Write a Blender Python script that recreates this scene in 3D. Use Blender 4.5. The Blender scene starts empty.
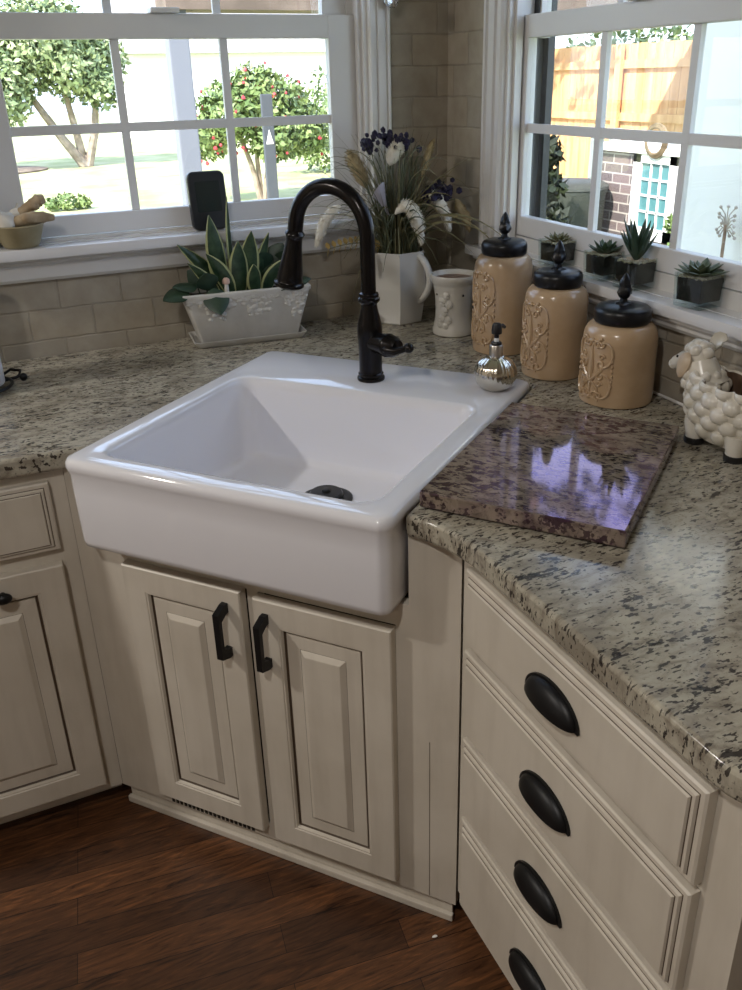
import bpy, bmesh, math, random
from mathutils import Vector, Matrix
random.seed(7)
sc = bpy.context.scene
COL = sc.collection
PI = math.pi

# ------------------------------------------------------------------ helpers
class M:
    """collects shapes into one mesh"""
    def __init__(s): s.bm = bmesh.new()
    def rings(s, rings, close=True, cap0=False, cap1=False, mi=0, mis=None):
        bm = s.bm; vs = [[bm.verts.new(p) for p in r] for r in rings]
        for k in range(len(vs)-1):
            a, b = vs[k], vs[k+1]; n = len(a)
            for i in range(n if close else n-1):
                j = (i+1) % n
                try:
                    f = bm.faces.new((a[i], a[j], b[j], b[i])); f.material_index = mis[k] if mis else mi
                except ValueError: pass
        if cap0: f = bm.faces.new(vs[0][::-1]); f.material_index = mis[0] if mis else mi
        if cap1: f = bm.faces.new(vs[-1]); f.material_index = mis[-1] if mis else mi
        return vs
    def lathe(s, prof, n=32, c=(0,0,0), mi=0, mod=None, cap0=True, cap1=True, mat=None):
        rr = []
        for k, (r, z) in enumerate(prof):
            ring = []
            for i in range(n):
                t = 2*PI*i/n; q = r*(mod(t, z) if mod else 1)
                p = Vector((q*math.cos(t), q*math.sin(t), z))
                if mat is not None: p = mat @ p
                ring.append(p+Vector(c))
            rr.append(ring)
        s.rings(rr, True, cap0, cap1, mi); return s
    def box(s, x0, x1, y0, y1, z0, z1, mi=0, bev=0, mat=None):
        b = bmesh.new()
        bmesh.ops.create_cube(b, size=1)
        for v in b.verts:
            v.co = Vector(((x0+x1)/2+v.co.x*(x1-x0), (y0+y1)/2+v.co.y*(y1-y0), (z0+z1)/2+v.co.z*(z1-z0)))
        if bev: bmesh.ops.bevel(b, geom=b.edges[:], offset=bev, segments=2, affect='EDGES', profile=.6)
        if mat is not None: b.transform(mat)
        s._join(b, mi); return s
    def _join(s, b, mi=0):
        mp = {}
        for v in b.verts: mp[v] = s.bm.verts.new(v.co)
        for f in b.faces:
            nf = s.bm.faces.new([mp[v] for v in f.verts]); nf.material_index = mi
        b.free()
    def ball(s, c, r, u=16, v=10, mi=0, sc_=(1,1,1), mat=None):
        b = bmesh.new(); bmesh.ops.create_uvsphere(b, u_segments=u, v_segments=v, radius=r)
        for p in b.verts:
            q = Vector((p.co.x*sc_[0], p.co.y*sc_[1], p.co.z*sc_[2]))
            if mat is not None: q = mat @ q
            p.co = q+Vector(c)
        s._join(b, mi); return s
    def ico(s, c, r, sub=1, mi=0, sc_=(1,1,1), jit=0):
        b = bmesh.new(); bmesh.ops.create_icosphere(b, subdivisions=sub, radius=r)
        for p in b.verts:
            j = 1+random.uniform(-jit, jit)
            p.co = Vector((p.co.x*sc_[0]*j+c[0], p.co.y*sc_[1]*j+c[1], p.co.z*sc_[2]*j+c[2]))
        s._join(b, mi); return s
    def tube(s, pts, rad, n=10, mi=0, cap=True, flat=1.0):
        pts = [Vector(p) for p in pts]
        if not hasattr(rad, '__len__'): rad = [rad]*len(pts)
        t0 = (pts[1]-pts[0]).normalized()
        up = Vector((0,0,1)) if abs(t0.z) < .9 else Vector((1,0,0))
        u = t0.cross(up).normalized(); rr = []
        for i, p in enumerate(pts):
            t = (pts[min(i+1, len(pts)-1)]-pts[max(i-1, 0)]).normalized()
            u = (u-t*u.dot(t)).normalized(); w = t.cross(u)
            rr.append([p+u*(rad[i]*math.cos(2*PI*k/n))+w*(rad[i]*flat*math.sin(2*PI*k/n)) for k in range(n)])
        s.rings(rr, True, cap, cap, mi); return s
    def prism(s, poly, z0, z1, mi=0):
        s.rings([[Vector((x, y, z0)) for x, y in poly], [Vector((x, y, z1)) for x, y in poly]], True, True, True, mi); return s
    def leaf(s, pts, wid, side, cup=.15, th=.0012, mi=0, edge_mi=None):
        """a leaf with real thickness: pts = midrib, wid = half widths, side = sideways vector"""
        pts = [Vector(p) for p in pts]; side = Vector(side).normalized(); rows = []
        for i, p in enumerate(pts):
            t = (pts[min(i+1, len(pts)-1)]-pts[max(i-1, 0)]).normalized()
            sd = (side-t*side.dot(t)).normalized(); nn = t.cross(sd).normalized(); w = wid[i]
            top = [p+sd*(w*k)+nn*(cup*w*k*k) for k in (-1, -.8, 0, .8, 1)]
            bot = [p+sd*(w*k)+nn*(cup*w*k*k-th) for k in (1, .8, 0, -.8, -1)]
            rows.append(top+bot)
        vs = s.rings(rows, True, True, True, mi)
        if edge_mi is not None:
            s.bm.faces.ensure_lookup_table()
            cnt = (len(pts)-1)*10
            fs = s.bm.faces[-(cnt+2):-2] if len(s.bm.faces) >= cnt+2 else []
            for idx, f in enumerate(fs):
                if idx % 10 in (0, 3, 4, 5, 8, 9): f.material_index = edge_mi
        return s
    def build(s, name, mats, parent=None, smooth=True, ang=40):
        bmesh.ops.recalc_face_normals(s.bm, faces=s.bm.faces[:])
        me = bpy.data.meshes.new(name); s.bm.to_mesh(me); s.bm.free()
        for m in (mats if isinstance(mats, (list, tuple)) else [mats]): me.materials.append(m)
        o = bpy.data.objects.new(name, me); COL.objects.link(o)
        if parent is not None: o.parent = parent
        if smooth:
            me.polygons.foreach_set('use_smooth', [True]*len(me.polygons))
            me.set_sharp_from_angle(angle=math.radians(ang))
        return o

def tag(o, label=None, cat=None, group=None, kind=None):
    if label: o['label'] = label
    if cat: o['category'] = cat
    if group: o['group'] = group
    if kind: o['kind'] = kind
    return o
def thing(name, loc=(0,0,0), rz=0, label=None, cat=None, group=None, kind=None):
    o = bpy.data.objects.new(name, None); COL.objects.link(o); o.empty_display_size = .05
    o.location = loc; o.rotation_euler = (0, 0, rz)
    return tag(o, label, cat, group, kind)
def kids(o): return [c for c in bpy.data.objects if c.parent == o]
def copy_tree(o, parent=None):
    c = o.copy(); COL.objects.link(c); c.parent = parent
    for k in kids(o): copy_tree(k, c)
    return c
def rrect(x0, x1, y0, y1, r, z, n=6):
    out = []
    for cx, cy, a0 in ((x1-r, y1-r, 0), (x0+r, y1-r, PI/2), (x0+r, y0+r, PI), (x1-r, y0+r, 1.5*PI)):
        for k in range(n+1):
            a = a0+PI/2*k/n; out.append(Vector((cx+r*math.cos(a), cy+r*math.sin(a), z)))
    return out

# ------------------------------------------------------------------ materials
def mat(name, col=(.5,.5,.5), rough=.5, metal=0, coat=0, spec=.5, **kw):
    m = bpy.data.materials.new(name); m.use_nodes = True
    b = m.node_tree.nodes['Principled BSDF']
    b.inputs['Base Color'].default_value = (*col, 1); b.inputs['Roughness'].default_value = rough
    b.inputs['Metallic'].default_value = metal; b.inputs['Coat Weight'].default_value = coat
    b.inputs['Specular IOR Level'].default_value = spec
    for k, v in kw.items(): b.inputs[k.replace('_', ' ')].default_value = v
    return m
class NT:
    def __init__(s, m): s.m = m; s.t = m.node_tree; s.b = s.t.nodes['Principled BSDF']
    def n(s, typ, **kw):
        q = s.t.nodes.new(typ)
        for k, v in kw.items():
            if hasattr(q, k): setattr(q, k, v)
            else: q.inputs[k.replace('_', ' ')].default_value = v
        return q
    def l(s, a, b): s.t.links.new(a, b)
    def coord(s, kind='Object', scale=(1,1,1), rot=(0,0,0), loc=(0,0,0)):
        c = s.n('ShaderNodeTexCoord'); m = s.n('ShaderNodeMapping')
        m.inputs['Scale'].default_value = scale; m.inputs['Rotation'].default_value = rot; m.inputs['Location'].default_value = loc
        s.l(c.outputs[kind], m.inputs['Vector']); return m.outputs[0]
    def noise(s, vec, scale, detail=4, rough=.55, dist=0):
        q = s.n('ShaderNodeTexNoise'); q.inputs['Scale'].default_value = scale; q.inputs['Detail'].default_value = detail
        q.inputs['Roughness'].default_value = rough; q.inputs['Distortion'].default_value = dist
        s.l(vec, q.inputs['Vector']); return q.outputs['Fac']
    def ramp(s, fac, stops, interp='LINEAR'):
        q = s.n('ShaderNodeValToRGB'); e = q.color_ramp.elements; q.color_ramp.interpolation = interp
        while len(e) < len(stops): e.new(.5)
        for i, (p, c) in enumerate(stops):
            e[i].position = p; e[i].color = (*c, 1) if hasattr(c, '__len__') else (c, c, c, 1)
        s.l(fac, q.inputs[0]); return q.outputs[0]
    def mix(s, fac, a, b, mode='MIX'):
        q = s.n('ShaderNodeMix', data_type='RGBA', blend_type=mode)
        if hasattr(fac, 'links'): s.l(fac, q.inputs[0])
        else: q.inputs[0].default_value = fac
        for v, i in ((a, 6), (b, 7)):
            if hasattr(v, 'links'): s.l(v, q.inputs[i])
            else: q.inputs[i].default_value = (*v, 1)
        return q.outputs[2]
    def base(s, c): s.l(c, s.b.inputs['Base Color'])
    def bump(s, h, strength=.3, dist=.002):
        q = s.n('ShaderNodeBump'); q.inputs['Strength'].default_value = strength; q.inputs['Distance'].default_value = dist
        s.l(h, q.inputs['Height']); s.l(q.outputs[0], s.b.inputs['Normal'])

def mottled(name, c0, c1, scale=8, rough=.5, metal=0, coat=0, bump=0, bscale=60, lo=.35, hi=.65, **kw):
    m = mat(name, c0, rough, metal, coat, **kw); t = NT(m); v = t.coord()
    t.base(t.ramp(t.noise(v, scale, 5), [(lo, c0), (hi, c1)]))
    if bump: t.bump(t.noise(v, bscale, 3), bump, .002)
    return m

# painted cabinets: cream paint with faint taupe wear
CAB = mat('cream_paint', (.6,.54,.45), .42); t = NT(CAB); v = t.coord()
w = t.ramp(t.noise(t.coord(scale=(1,1,.12)), 26, 4), [(.30, (.45,.40,.335)), (.55, (.58,.53,.455))])
w2 = t.ramp(t.noise(v, 5, 4), [(.35, (.52,.47,.395)), (.62, (.62,.57,.495))])
t.base(t.mix(.6, w, w2)); t.bump(t.noise(t.coord(scale=(1,1,.1)), 90, 2), .08, .001)
GLAZE = mat('antique_glaze', (.075,.05,.032), .55)
HARD = mat('black_iron', (.012,.012,.013), .42, .55)
ORB = mat('oil_rubbed_bronze', (.022,.020,.020), .22, .8)
CER = mat('sink_fireclay', (.77,.77,.82), .08, 0, .5)
TRIM = mat('trim_white', (.69,.68,.67), .25, 0, .2)
SILLM = mat('gloss_white_sill', (.72,.72,.74), .14, 0, .6)
VINYL = mat('vinyl_sash', (.72,.715,.72), .35)
GAP = mat('dark_gap', (.02,.016,.012), .8)

def granite(name, light, mid, dark, fleck, thr, rough=.14, stretch=2.4, sc_=1.0):
    m = mat(name, light, rough, 0, 0); t = NT(m)
    v = t.coord(scale=(1, stretch, 1), rot=(0, 0, math.radians(24)))
    v0 = t.coord()
    big = t.noise(v0, 9*sc_, 6, .6, .6); med = t.noise(v, 22*sc_, 6, .65, .8)
    fl = t.noise(v, 78*sc_, 2, .5, .1); fl2 = t.noise(v0, 150*sc_, 3, .6)
    c = t.ramp(med, [(.36, mid), (.52, light), (.7, tuple(min(1, x*1.18) for x in light))])
    c = t.mix(t.ramp(big, [(.50, 0.), (.66, .75)]), c, mid)
    c = t.mix(t.ramp(fl2, [(.60, 0.), (.68, .7)]), c, tuple(x*.55 for x in mid))
    def clump(a):
        q = t.n('ShaderNodeMath', operation='MULTIPLY_ADD'); t.l(clum, q.inputs[0]); q.inputs[1].default_value = .26; 
        sb = t.n('ShaderNodeMath', operation='ADD'); t.l(q.outputs[0], sb.inputs[0]); t.l(a, sb.inputs[1]); q.inputs[2].default_value = -.13; return sb.outputs[0]
    clum = t.noise(v, 9*sc_, 3, .5, .6); fl = clump(fl)
    c = t.mix(t.ramp(fl, [(thr, 0.), (thr+.035, .92)]), c, fleck)
    c = t.mix(t.ramp(clump(t.noise(v, 40*sc_, 3.5, .6, .2)), [(thr+.015, 0.), (thr+.055, .92)]), c, dark)
    t.base(c); return m
GRAN = granite('granite_counter', (.39,.36,.29), (.22,.19,.148), (.022,.018,.017), (.030,.024,.021), .597)
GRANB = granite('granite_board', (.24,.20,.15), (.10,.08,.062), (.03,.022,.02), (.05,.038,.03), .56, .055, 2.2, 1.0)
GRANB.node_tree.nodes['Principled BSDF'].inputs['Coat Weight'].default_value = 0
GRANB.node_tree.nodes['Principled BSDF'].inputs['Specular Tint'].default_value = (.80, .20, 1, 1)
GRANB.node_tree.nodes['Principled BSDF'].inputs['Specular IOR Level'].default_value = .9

def tile(name, swap):
    m = mat(name, (.4,.35,.27), .62); t = NT(m)
    c = t.n('ShaderNodeTexCoord'); sp = t.n('ShaderNodeSeparateXYZ'); cb = t.n('ShaderNodeCombineXYZ')
    t.l(c.outputs['Object'], sp.inputs[0]); t.l(sp.outputs[1 if swap else 0], cb.inputs[0]); t.l(sp.outputs[2], cb.inputs[1])
    mp = t.n('ShaderNodeMapping'); mp.inputs['Location'].default_value = (.03, -.015, 0); t.l(cb.outputs[0], mp.inputs[0])
    nz = t.n('ShaderNodeTexNoise'); nz.inputs['Scale'].default_value = 14; t.l(mp.outputs[0], nz.inputs['Vector'])
    ad = t.n('ShaderNodeMix', data_type='VECTOR'); ad.inputs[0].default_value = .008
    t.l(mp.outputs[0], ad.inputs[4]); t.l(nz.outputs['Color'], ad.inputs[5])
    b = t.n('ShaderNodeTexBrick'); b.offset = .5
    for k, q in (('Scale', 1), ('Mortar Size', .0032), ('Mortar Smooth', .6), ('Brick Width', .155), ('Row Height', .078), ('Bias', 0)): b.inputs[k].default_value = q
    b.inputs['Color1'].default_value = (.40,.345,.265,1); b.inputs['Color2'].default_value = (.34,.31,.26,1); b.inputs['Mortar'].default_value = (.30,.265,.21,1)
    t.l(ad.outputs[1], b.inputs['Vector'])
    n2 = t.noise(c.outputs['Object'], 18, 6)
    t.base(t.mix(.35, b.outputs['Color'], t.ramp(n2, [(.3, (.26,.215,.155)), (.7, (.50,.455,.385))])))
    inv = t.n('ShaderNodeMath', operation='SUBTRACT'); inv.inputs[0].default_value = 1; t.l(b.outputs['Fac'], inv.inputs[1])
    t.bump(inv.outputs[0], .55, .004); return m
TILE_L = tile('tumbled_tile_left', False); TILE_R = tile('tumbled_tile_right', True)

FLOOR = mat('oak_floor', (.1,.04,.02), .38); t = NT(FLOOR)
vf = t.coord(rot=(0, 0, math.radians(7)))
b = t.n('ShaderNodeTexBrick'); b.offset = .37; b.offset_frequency = 2
for k, q in (('Scale', 1), ('Mortar Size', .0008), ('Brick Width', .62), ('Row Height', .066), ('Bias', 0)): b.inputs[k].default_value = q
b.inputs['Color1'].default_value = (.115,.050,.022,1); b.inputs['Color2'].default_value = (.055,.024,.0115,1); b.inputs['Mortar'].default_value = (.012,.006,.004,1)
t.l(vf, b.inputs['Vector'])
g = t.noise(t.coord(scale=(1, 9, 1), rot=(0, 0, math.radians(7))), 9, 8, .62, 1.6)
t.base(t.mix(1.0, b.outputs['Color'], t.ramp(g, [(.30, (.16,.14,.13)), (.43, (.75,.7,.66)), (.55, (1.05,1.0,.92)), (.70, (1.9,1.7,1.4))]), 'MULTIPLY'))
t.bump(g, .1, .001)
PLAST = mat('beige_wall_paint', (.55,.50,.42), .8)
CEIL = mat('ceiling_white', (.75,.73,.70), .9)

def glass(name, tint=(1,1,1), rough=0.0, ior=1.45):
    m = bpy.data.materials.new(name); m.use_nodes = True; t = m.node_tree; t.nodes.clear()
    o = t.nodes.new('ShaderNodeOutputMaterial'); a = t.nodes.new('ShaderNodeBsdfTransparent'); g = t.nodes.new('ShaderNodeBsdfGlossy')
    f = t.nodes.new('ShaderNodeFresnel'); x = t.nodes.new('ShaderNodeMixShader')
    a.inputs[0].default_value = (*tint, 1); g.inputs['Roughness'].default_value = rough; f.inputs[0].default_value = ior
    gm = t.nodes.new('ShaderNodeNewGeometry'); mr = t.nodes.new('ShaderNodeMapRange'); mr.inputs[3].default_value = ior; mr.inputs[4].default_value = 1/ior
    t.links.new(gm.outputs['Backfacing'], mr.inputs[0]); t.links.new(mr.outputs[0], f.inputs[0])
    t.links.new(f.outputs[0], x.inputs[0]); t.links.new(a.outputs[0], x.inputs[1]); t.links.new(g.outputs[0], x.inputs[2]); t.links.new(x.outputs[0], o.inputs[0])
    return m
PANE = glass('window_glass', (.96,.97,.97)); CUBEG = glass('cube_glass', (.88,.93,.92), 0, 1.5)
CRYS = mat('crystal', (1,1,1), .02, 0, 0, Transmission_Weight=1, IOR=1.55)

# ------------------------------------------------------------------ frames
ANG = -PI/4-.0716                       # the corner cabinet's run: local x right, local y into the wall
DM = Matrix.Rotation(ANG, 4, 'Z')
RM = -PI/2                              # right run
def dgw(a, b, z=0): return DM @ Vector((b, -a, z))
H = .915
XL = -1.2201; YL = -.6664; XR = -.6753; YR = -1.2986
AF = 1.3596
SB0, SB1, SA0, SA1 = -.230, .462, .677, 1.427
TAPER = lambda a, b: b-.026*(a-SA0)/(SA1-SA0)*max(0, (b-SB0)/(SB1-SB0))

# ------------------------------------------------------------------ room shell
def wall_with_hole(name, m, along, a0, a1, hole, zt=2.6, th=.16):
    q = M(); h0, h1, hz0, hz1 = hole
    for (u0, u1, z0, z1) in ((a0, h0, 0, zt), (h1, a1, 0, zt), (h0, h1, 0, hz0), (h0, h1, hz1, zt)):
        if along == 'x': q.box(u0, u1, 0, .16, z0, z1)
        else: q.box(0, th, u0, u1, z0, z1)
    return tag(q.build(name, m, None, False), kind='structure')
tag(wall_with_hole('wall_left', TILE_L, 'x', -4.6, .16, (-1.262, -.246, 1.165, 2.28)), 'cream tumbled stone tile wall around the window left of the corner')
tag(wall_with_hole('wall_right', TILE_R, 'y', -5.0, 0, (-1.235, -.308, 1.095, 2.28), 2.6, .12), 'cream tumbled stone tile wall around the window right of the corner')
q = M(); q.box(-4.76, -4.6, -5.16, .16, 0, 2.6); tag(q.build('wall_far_side', PLAST, None, False), kind='structure')
q = M(); q.box(-4.6, .16, -5.16, -5.0, 0, 2.6); tag(q.build('wall_back', PLAST, None, False), kind='structure')
q = M(); q.box(-4.76, .16, -5.16, .16, -.08, 0); tag(q.build('floor', FLOOR, None, False), 'dark brown stained oak plank floor', kind='structure')
q = M(); q.box(-5.1, .6, -5.5, .6, 2.6, 2.75); tag(q.build('ceiling', CEIL, None, False), kind='structure')

def casing_prof(q, x0, x1, z0, z1, y0=-.022):
    """fluted casing board, profile swept up"""
    w = x1-x0
    P = [(0,0),(0,y0*.55),(.06,y0*.75),(.10,y0),(.20,y0),(.23,y0*.7),(.33,y0*.7),(.36,y0*.95),(.62,y0*.95),(.65,y0*.65),(.76,y0*.65),(.79,y0*.9),(.93,y0*.9),(.98,y0*.6),(1,0)]
    q.prism([(x0+w*a, yy) for a, yy in P], z0, z1)

def window(name, rz, g, z, cas, jam, stool, apron, label, muts, outer=None, dep=.158):
    """g=(x0,x1) glass, z=(z0,zbar,z1,ztop), cas=((l0,l1),(r0,r1)), jam=(x0,x1) opening"""
    W = thing(name, (0,0,0), rz, label, None, None, 'structure')
    x0, x1 = g; z0, zb, z1, zt = z; j0, j1 = jam
    q = M(); casing_prof(q, cas[0][0], cas[0][1], stool[3], 2.36); casing_prof(q, cas[1][1], cas[1][0], stool[3], 2.36)
    q.box(cas[0][0], cas[1][1], -.022, 0, 2.28, 2.36)
    q.build('casing', TRIM, W, False)
    q = M()
    q.box(j0-.004, j0+.012, -.004, .066, stool[3]-.02, 2.28); q.box(j1-.012, j1+.004, -.004, .066, stool[3]-.02, 2.28); q.box(j0, j1, -.004, .066, 2.268, 2.28)
    q.box(j0+.012, j0+.022, .01, .03, stool[3], 2.268); q.box(j1-.022, j1-.012, .01, .03, stool[3], 2.268)
    q.box(j0+.012, j1-.012, .035, .066, stool[3]-.02, z0-.052, bev=.003)
    q.build('jamb', TRIM, W, False)
    q = M()
    q.box(j0-.004, j0+.012, .0665, dep, stool[3]-.02, 2.28); q.box(j1-.012, j1+.004, .0665, dep, stool[3]-.02, 2.28); q.box(j0, j1, .0665, dep, 2.268, 2.28)
    q.box(j0+.012, j0+.03, .0675, .071, stool[3], 2.268); q.box(j1-.03, j1-.012, .0675, .071, stool[3], 2.268)
    q.box(j0+.012, j0+.034, dep-.02, dep, stool[3], 2.268); q.box(j1-.034, j1-.012, dep-.02, dep, stool[3], 2.268)
    q.box(j0+.012, j1-.012, .0665, dep, stool[3]-.02, z0-.052)
    q.build('outer_frame', outer or TRIM, W, False)
    s0, s1 = j0+.014, j1-.014
    q = M(); yy = (.036, .064)
    q.box(s0, x0, *yy, z0-.05, zt, bev=.003); q.box(x1, s1, *yy, z0-.05, zt, bev=.003)
    q.box(x0-.001, x1+.001, *yy, z0-.05, z0, bev=.003); q.box(x0-.001, x1+.001, *yy, z1, zt, bev=.003)
    S = q.build('sash', VINYL, W, False)
    q = M()
    q.box(x0, x1, .045, .057, zb-.011, zb+.011)
    for xm in muts: q.box(xm-.010, xm+.010, .0445, .0575, z0, z1)
    q.build('muntin_grid', VINYL, S, False)
    q = M(); q.box(x0, x1, .0495, .0515, z0, z1); q.build('pane', PANE, S, False)
    q = M(); yy = (.072, .10)
    q.box(s0, x0, *yy, z1, 2.265); q.box(x1, s1, *yy, z1, 2.265); q.box(x0, x1, *yy, z1+.004, zt-.004); q.box(x0, x1, *yy, 2.22, 2.265)
    for xm in muts: q.box(xm-.010, xm+.010, .080, .092, zt, 2.22)
    S = q.build('upper_sash', VINYL, W, False)
    q = M(); q.box(x0, x1, .085, .087, zt-.004, 2.22); q.build('pane', PANE, S, False)
    q = M(); q.box((x0+x1)/2-.05, (x0+x1)/2+.02, .02, .07, zt, zt+.012, bev=.003); q.build('sash_lock', VINYL, W, False)
    a, b_, yf, zs, th = stool[0], stool[1], stool[2], stool[3], stool[4]
    q = M(); q.box(a, b_, yf, -.0005, zs-th, zs, bev=.006); q.box(j0+.001, j1-.001, -.001, .036, zs-th, zs)
    q.build('window_sill', SILLM, W, True, 30)
    q = M(); q.prism([(-.0005, apron), (-.014, apron), (-.02, apron+.008), (-.02, zs-th-.018), (-.030, zs-th-.010), (-.030, zs-th), (-.0005, zs-th)], a+.02, b_-.02)
    o = q.build('apron', TRIM, W, False)
    # prism was swept along z: turn it so that it lies along x
    for vv in o.data.vertices:
        c = vv.co.copy(); vv.co = Vector((c.z, c.x, c.y))
    return W
window('window_1', 0, (-1.166, -.342), (1.256, 1.456, 1.655, 1.711), ((-1.33, -1.26), (-.248, -.182)), (-1.262, -.246),
       (-1.37, -.145, -.06, 1.197, .028), 1.110, 'white double-hung window left of the corner with grid of small panes', (-.8966, -.6257))
window('window_2', RM, (.343, 1.20), (1.213, 1.431, 1.638, 1.69), ((.216, .310), (1.233, 1.327)), (.308, 1.235),
       (.19, 1.37, -.047, 1.1245, .026), 1.066, 'white double-hung window right of the corner above the canisters', (.63, .912), mat('dark_outer_frame', (.05,.052,.055), .5), .118)  # outer frame is darker than the left window's

# ------------------------------------------------------------------ cabinets
def nest(q, x0, x1, z0, z1, yf, rings, fill=True):
    rr = [[Vector((x0+i, yf+d, z0+i)), Vector((x1-i, yf+d, z0+i)), Vector((x1-i, yf+d, z1-i)), Vector((x0+i, yf+d, z1-i))] for i, d, mi in rings]
    q.rings(rr, True, False, fill, 0, [m for i, d, m in rings[1:]]+([rings[-1][2]] if fill else []))
    if fill:
        q.bm.faces.ensure_lookup_table(); q.bm.faces[-1].material_index = rings[-1][2]
def door(par, x0, x1, z0, z1, yf, label=None):
    q = M()
    nest(q, x0, x1, z0, z1, yf-.022, [(0,.0215,0),(0,.0025,0),(.0025,0,0),(.052,0,0),(.0535,.0015,0),(.0565,.0015,0),(.0585,.008,0),(.061,.010,1)], False)
    D = q.build('door', [CAB, GLAZE], par, False)
    if label: D['label'] = label
    q = M()
    nest(q, x0, x1, z0, z1, yf-.022, [(.0605,.0102,1),(.0635,.0102,1),(.0642,.0085,0),(.070,.0078,0),(.0925,.0070,0),(.0932,.0070,1),(.0938,.0066,0),(.1030,.0004,0),(.1050,.0,0)])
    q.build('raised_panel', [CAB, GLAZE], D, False)
    return D
def drawer(par, x0, x1, z0, z1, yf):
    q = M()
    nest(q, x0, x1, z0, z1, yf-.024, [(0,.0235,0),(0,.0105,0),(.003,.008,0),(.009,.008,0),(.0095,.0082,1),(.0105,.0078,1),(.012,.004,0),(.016,.0035,0),(.0165,.0036,1),(.0175,.003,1),(.019,0,0)])
    return q.build('drawer', [CAB, GLAZE], par, False)

# --- corner sink cabinet
C1 = thing('sink_cabinet', (0,0,0), ANG, 'cream glazed corner cabinet with two raised panel doors under the white sink', 'cabinet')
yf = -AF
b0, b1 = -.2955, .5365
q = M()
q.box(b0+.001, -.236, yf, yf+.02, .054, .874); q.box(.4415, b1-.001, yf, yf+.02, .054, .874)
q.box(-.236, .4415, yf, yf+.02, .690, .7362); q.box(-.236, .4415, yf, yf+.02, .054, .098); q.box(.112, .137, yf, yf+.02, .098, .69)
q.box(-.236, -.166, yf, yf+.02, .098, .69); q.box(.416, .4415, yf, yf+.02, .098, .69)
q.build('face_frame', CAB, C1, False)
q = M(); q.box(.4795, .4805, yf-.0006, yf+.003, .056, .45); q.build('stile_seam', GLAZE, C1, False)
q = M(); q.box(-.21, .43, yf+.0215, yf+.028, .06, .685); q.build('carcass_back', GAP, C1, False)
q = M(); q.box(b0+.012, b1-.012, yf+.012, yf+.02, .0, .0535); q.build('toe_board', CAB, C1, False)
q = M(); q.box(b0+.008, b1-.008, yf+.001, yf+.0115, .0, .018, bev=.003); q.build('shoe_moulding', CAB, C1, False)
q = M(); q.box(-.156, .078, yf-.0012, yf+.001, .056, .070); q.build('vent_plate', CAB, C1, False)
for k in range(20):
    x = -.150+k*.0112; q = M(); q.box(x, x+.0075, yf-.0022, yf+.001, .058, .068); q.build('vent_slot', GAP, C1, False)
def bar_pull(par, x, z0, z1, yface):
    q = M(); w = .0065; d = .034
    zt, zb = z1, z0; yo = yface-d
    poly = [(yface, zt), (yface, zt-.020), (yface-.008, zt-.020), (yo+.010, zt-.029), (yo+.010, zb+.029), (yface-.008, zb+.020), (yface, zb+.020), (yface, zb), (yface-.010, zb), (yo, zb+.010), (yo, zt-.010), (yface-.010, zt)]
    q.prism([(a, c) for a, c in poly], x-w, x+w)
    o = q.build('handle', HARD, par, False); o['label'] = 'matte black bar handle'
    for vv in o.data.vertices:
        c = vv.co.copy(); vv.co = Vector((c.z, c.x, c.y))
    return o
D = door(C1, -.167, .109, .092, .693, yf); bar_pull(D, .075, .545, .664, yf-.022)
D = door(C1, .136, .416, .084, .688, yf); bar_pull(D, .163, .543, .661, yf-.022)

# --- left base cabinet
C2 = thing('base_cabinet', (0,0,0), 0, 'cream glazed cabinet with drawer over one door, left of the sink', 'cabinet')
q = M(); q.box(-2.10, XL-.001, YL, -.012, .054, .874); q.build('carcass', CAB, C2, False)
q = M(); q.box(-2.10, XL-.0012, YL+.055, YL+.07, .0, .0535); q.build('toe_board', CAB, C2, False)
D = drawer(C2, -1.62, -1.2525, .703, .852, YL)
D = door(C2, -1.62, -1.2555, .085, .671, YL)
q = M(); q.ball((-1.376, YL-.040, .634), .0145, 16, 10, sc_=(1.2,.75,.8)); q.lathe([(.006,0),(.0055,.018)], 12, mat=Matrix.Rotation(PI/2, 3, 'X'), c=(-1.376, YL-.0215, .634))
q.build('knob', HARD, D)
drawer(C2, -2.05, -1.66, .703, .852, YL); door(C2, -2.05, -1.66, .085, .671, YL)

# --- right drawer cabinet
C3 = thing('drawer_cabinet', (0,0,0), RM, 'cream glazed cabinet with four stacked drawers, right of the sink', 'cabinet')
yr = XR
EX = 1.905
q = M(); q.box(-YR+.001, EX, yr, -.012, .10, .874); q.build('carcass', CAB, C3, False)
q = M(); q.box(-YR+.03, EX-.02, yr+.06, -.02, 0, .0995); q.build('toe_kick', GAP, C3, False)
def cup_pull(par, x, z, yface, w=.055, h=.036, d=.020):
    q = M(); rows = []
    nu, nv = 22, 8
    for j in range(nv+1):
        ph = PI/2*j/nv
        rows.append([Vector((x-w*math.cos(PI*i/nu), yface-.003-d*math.sin(PI*i/nu)**.8*math.sin(ph), z+h*math.sin(PI*i/nu)**.9*math.cos(ph))) for i in range(nu+1)])
    q.rings(rows, False)
    inner = [[p+Vector((0, .002, -.0015)) for p in r] for r in rows]
    q.rings(inner, False)
    lip = [Vector((x-(w+.006)*math.cos(PI*i/20), yface-.0005, z-.002+(h+.006)*math.sin(PI*i/20))) for i in range(21)]
    lip2 = [p+Vector((0, -.004, 0)) for p in lip]
    lipi = [Vector((x-(w-.006)*math.cos(PI*i/20), yface-.0045, z-.002+(h-.006)*math.sin(PI*i/20))) for i in range(21)]
    q.rings([lip, lip2, lipi], False)
    o = q.build('cup_pull', HARD, par, True, 60); o['label'] = 'matte black cup pull'; return o
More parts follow.
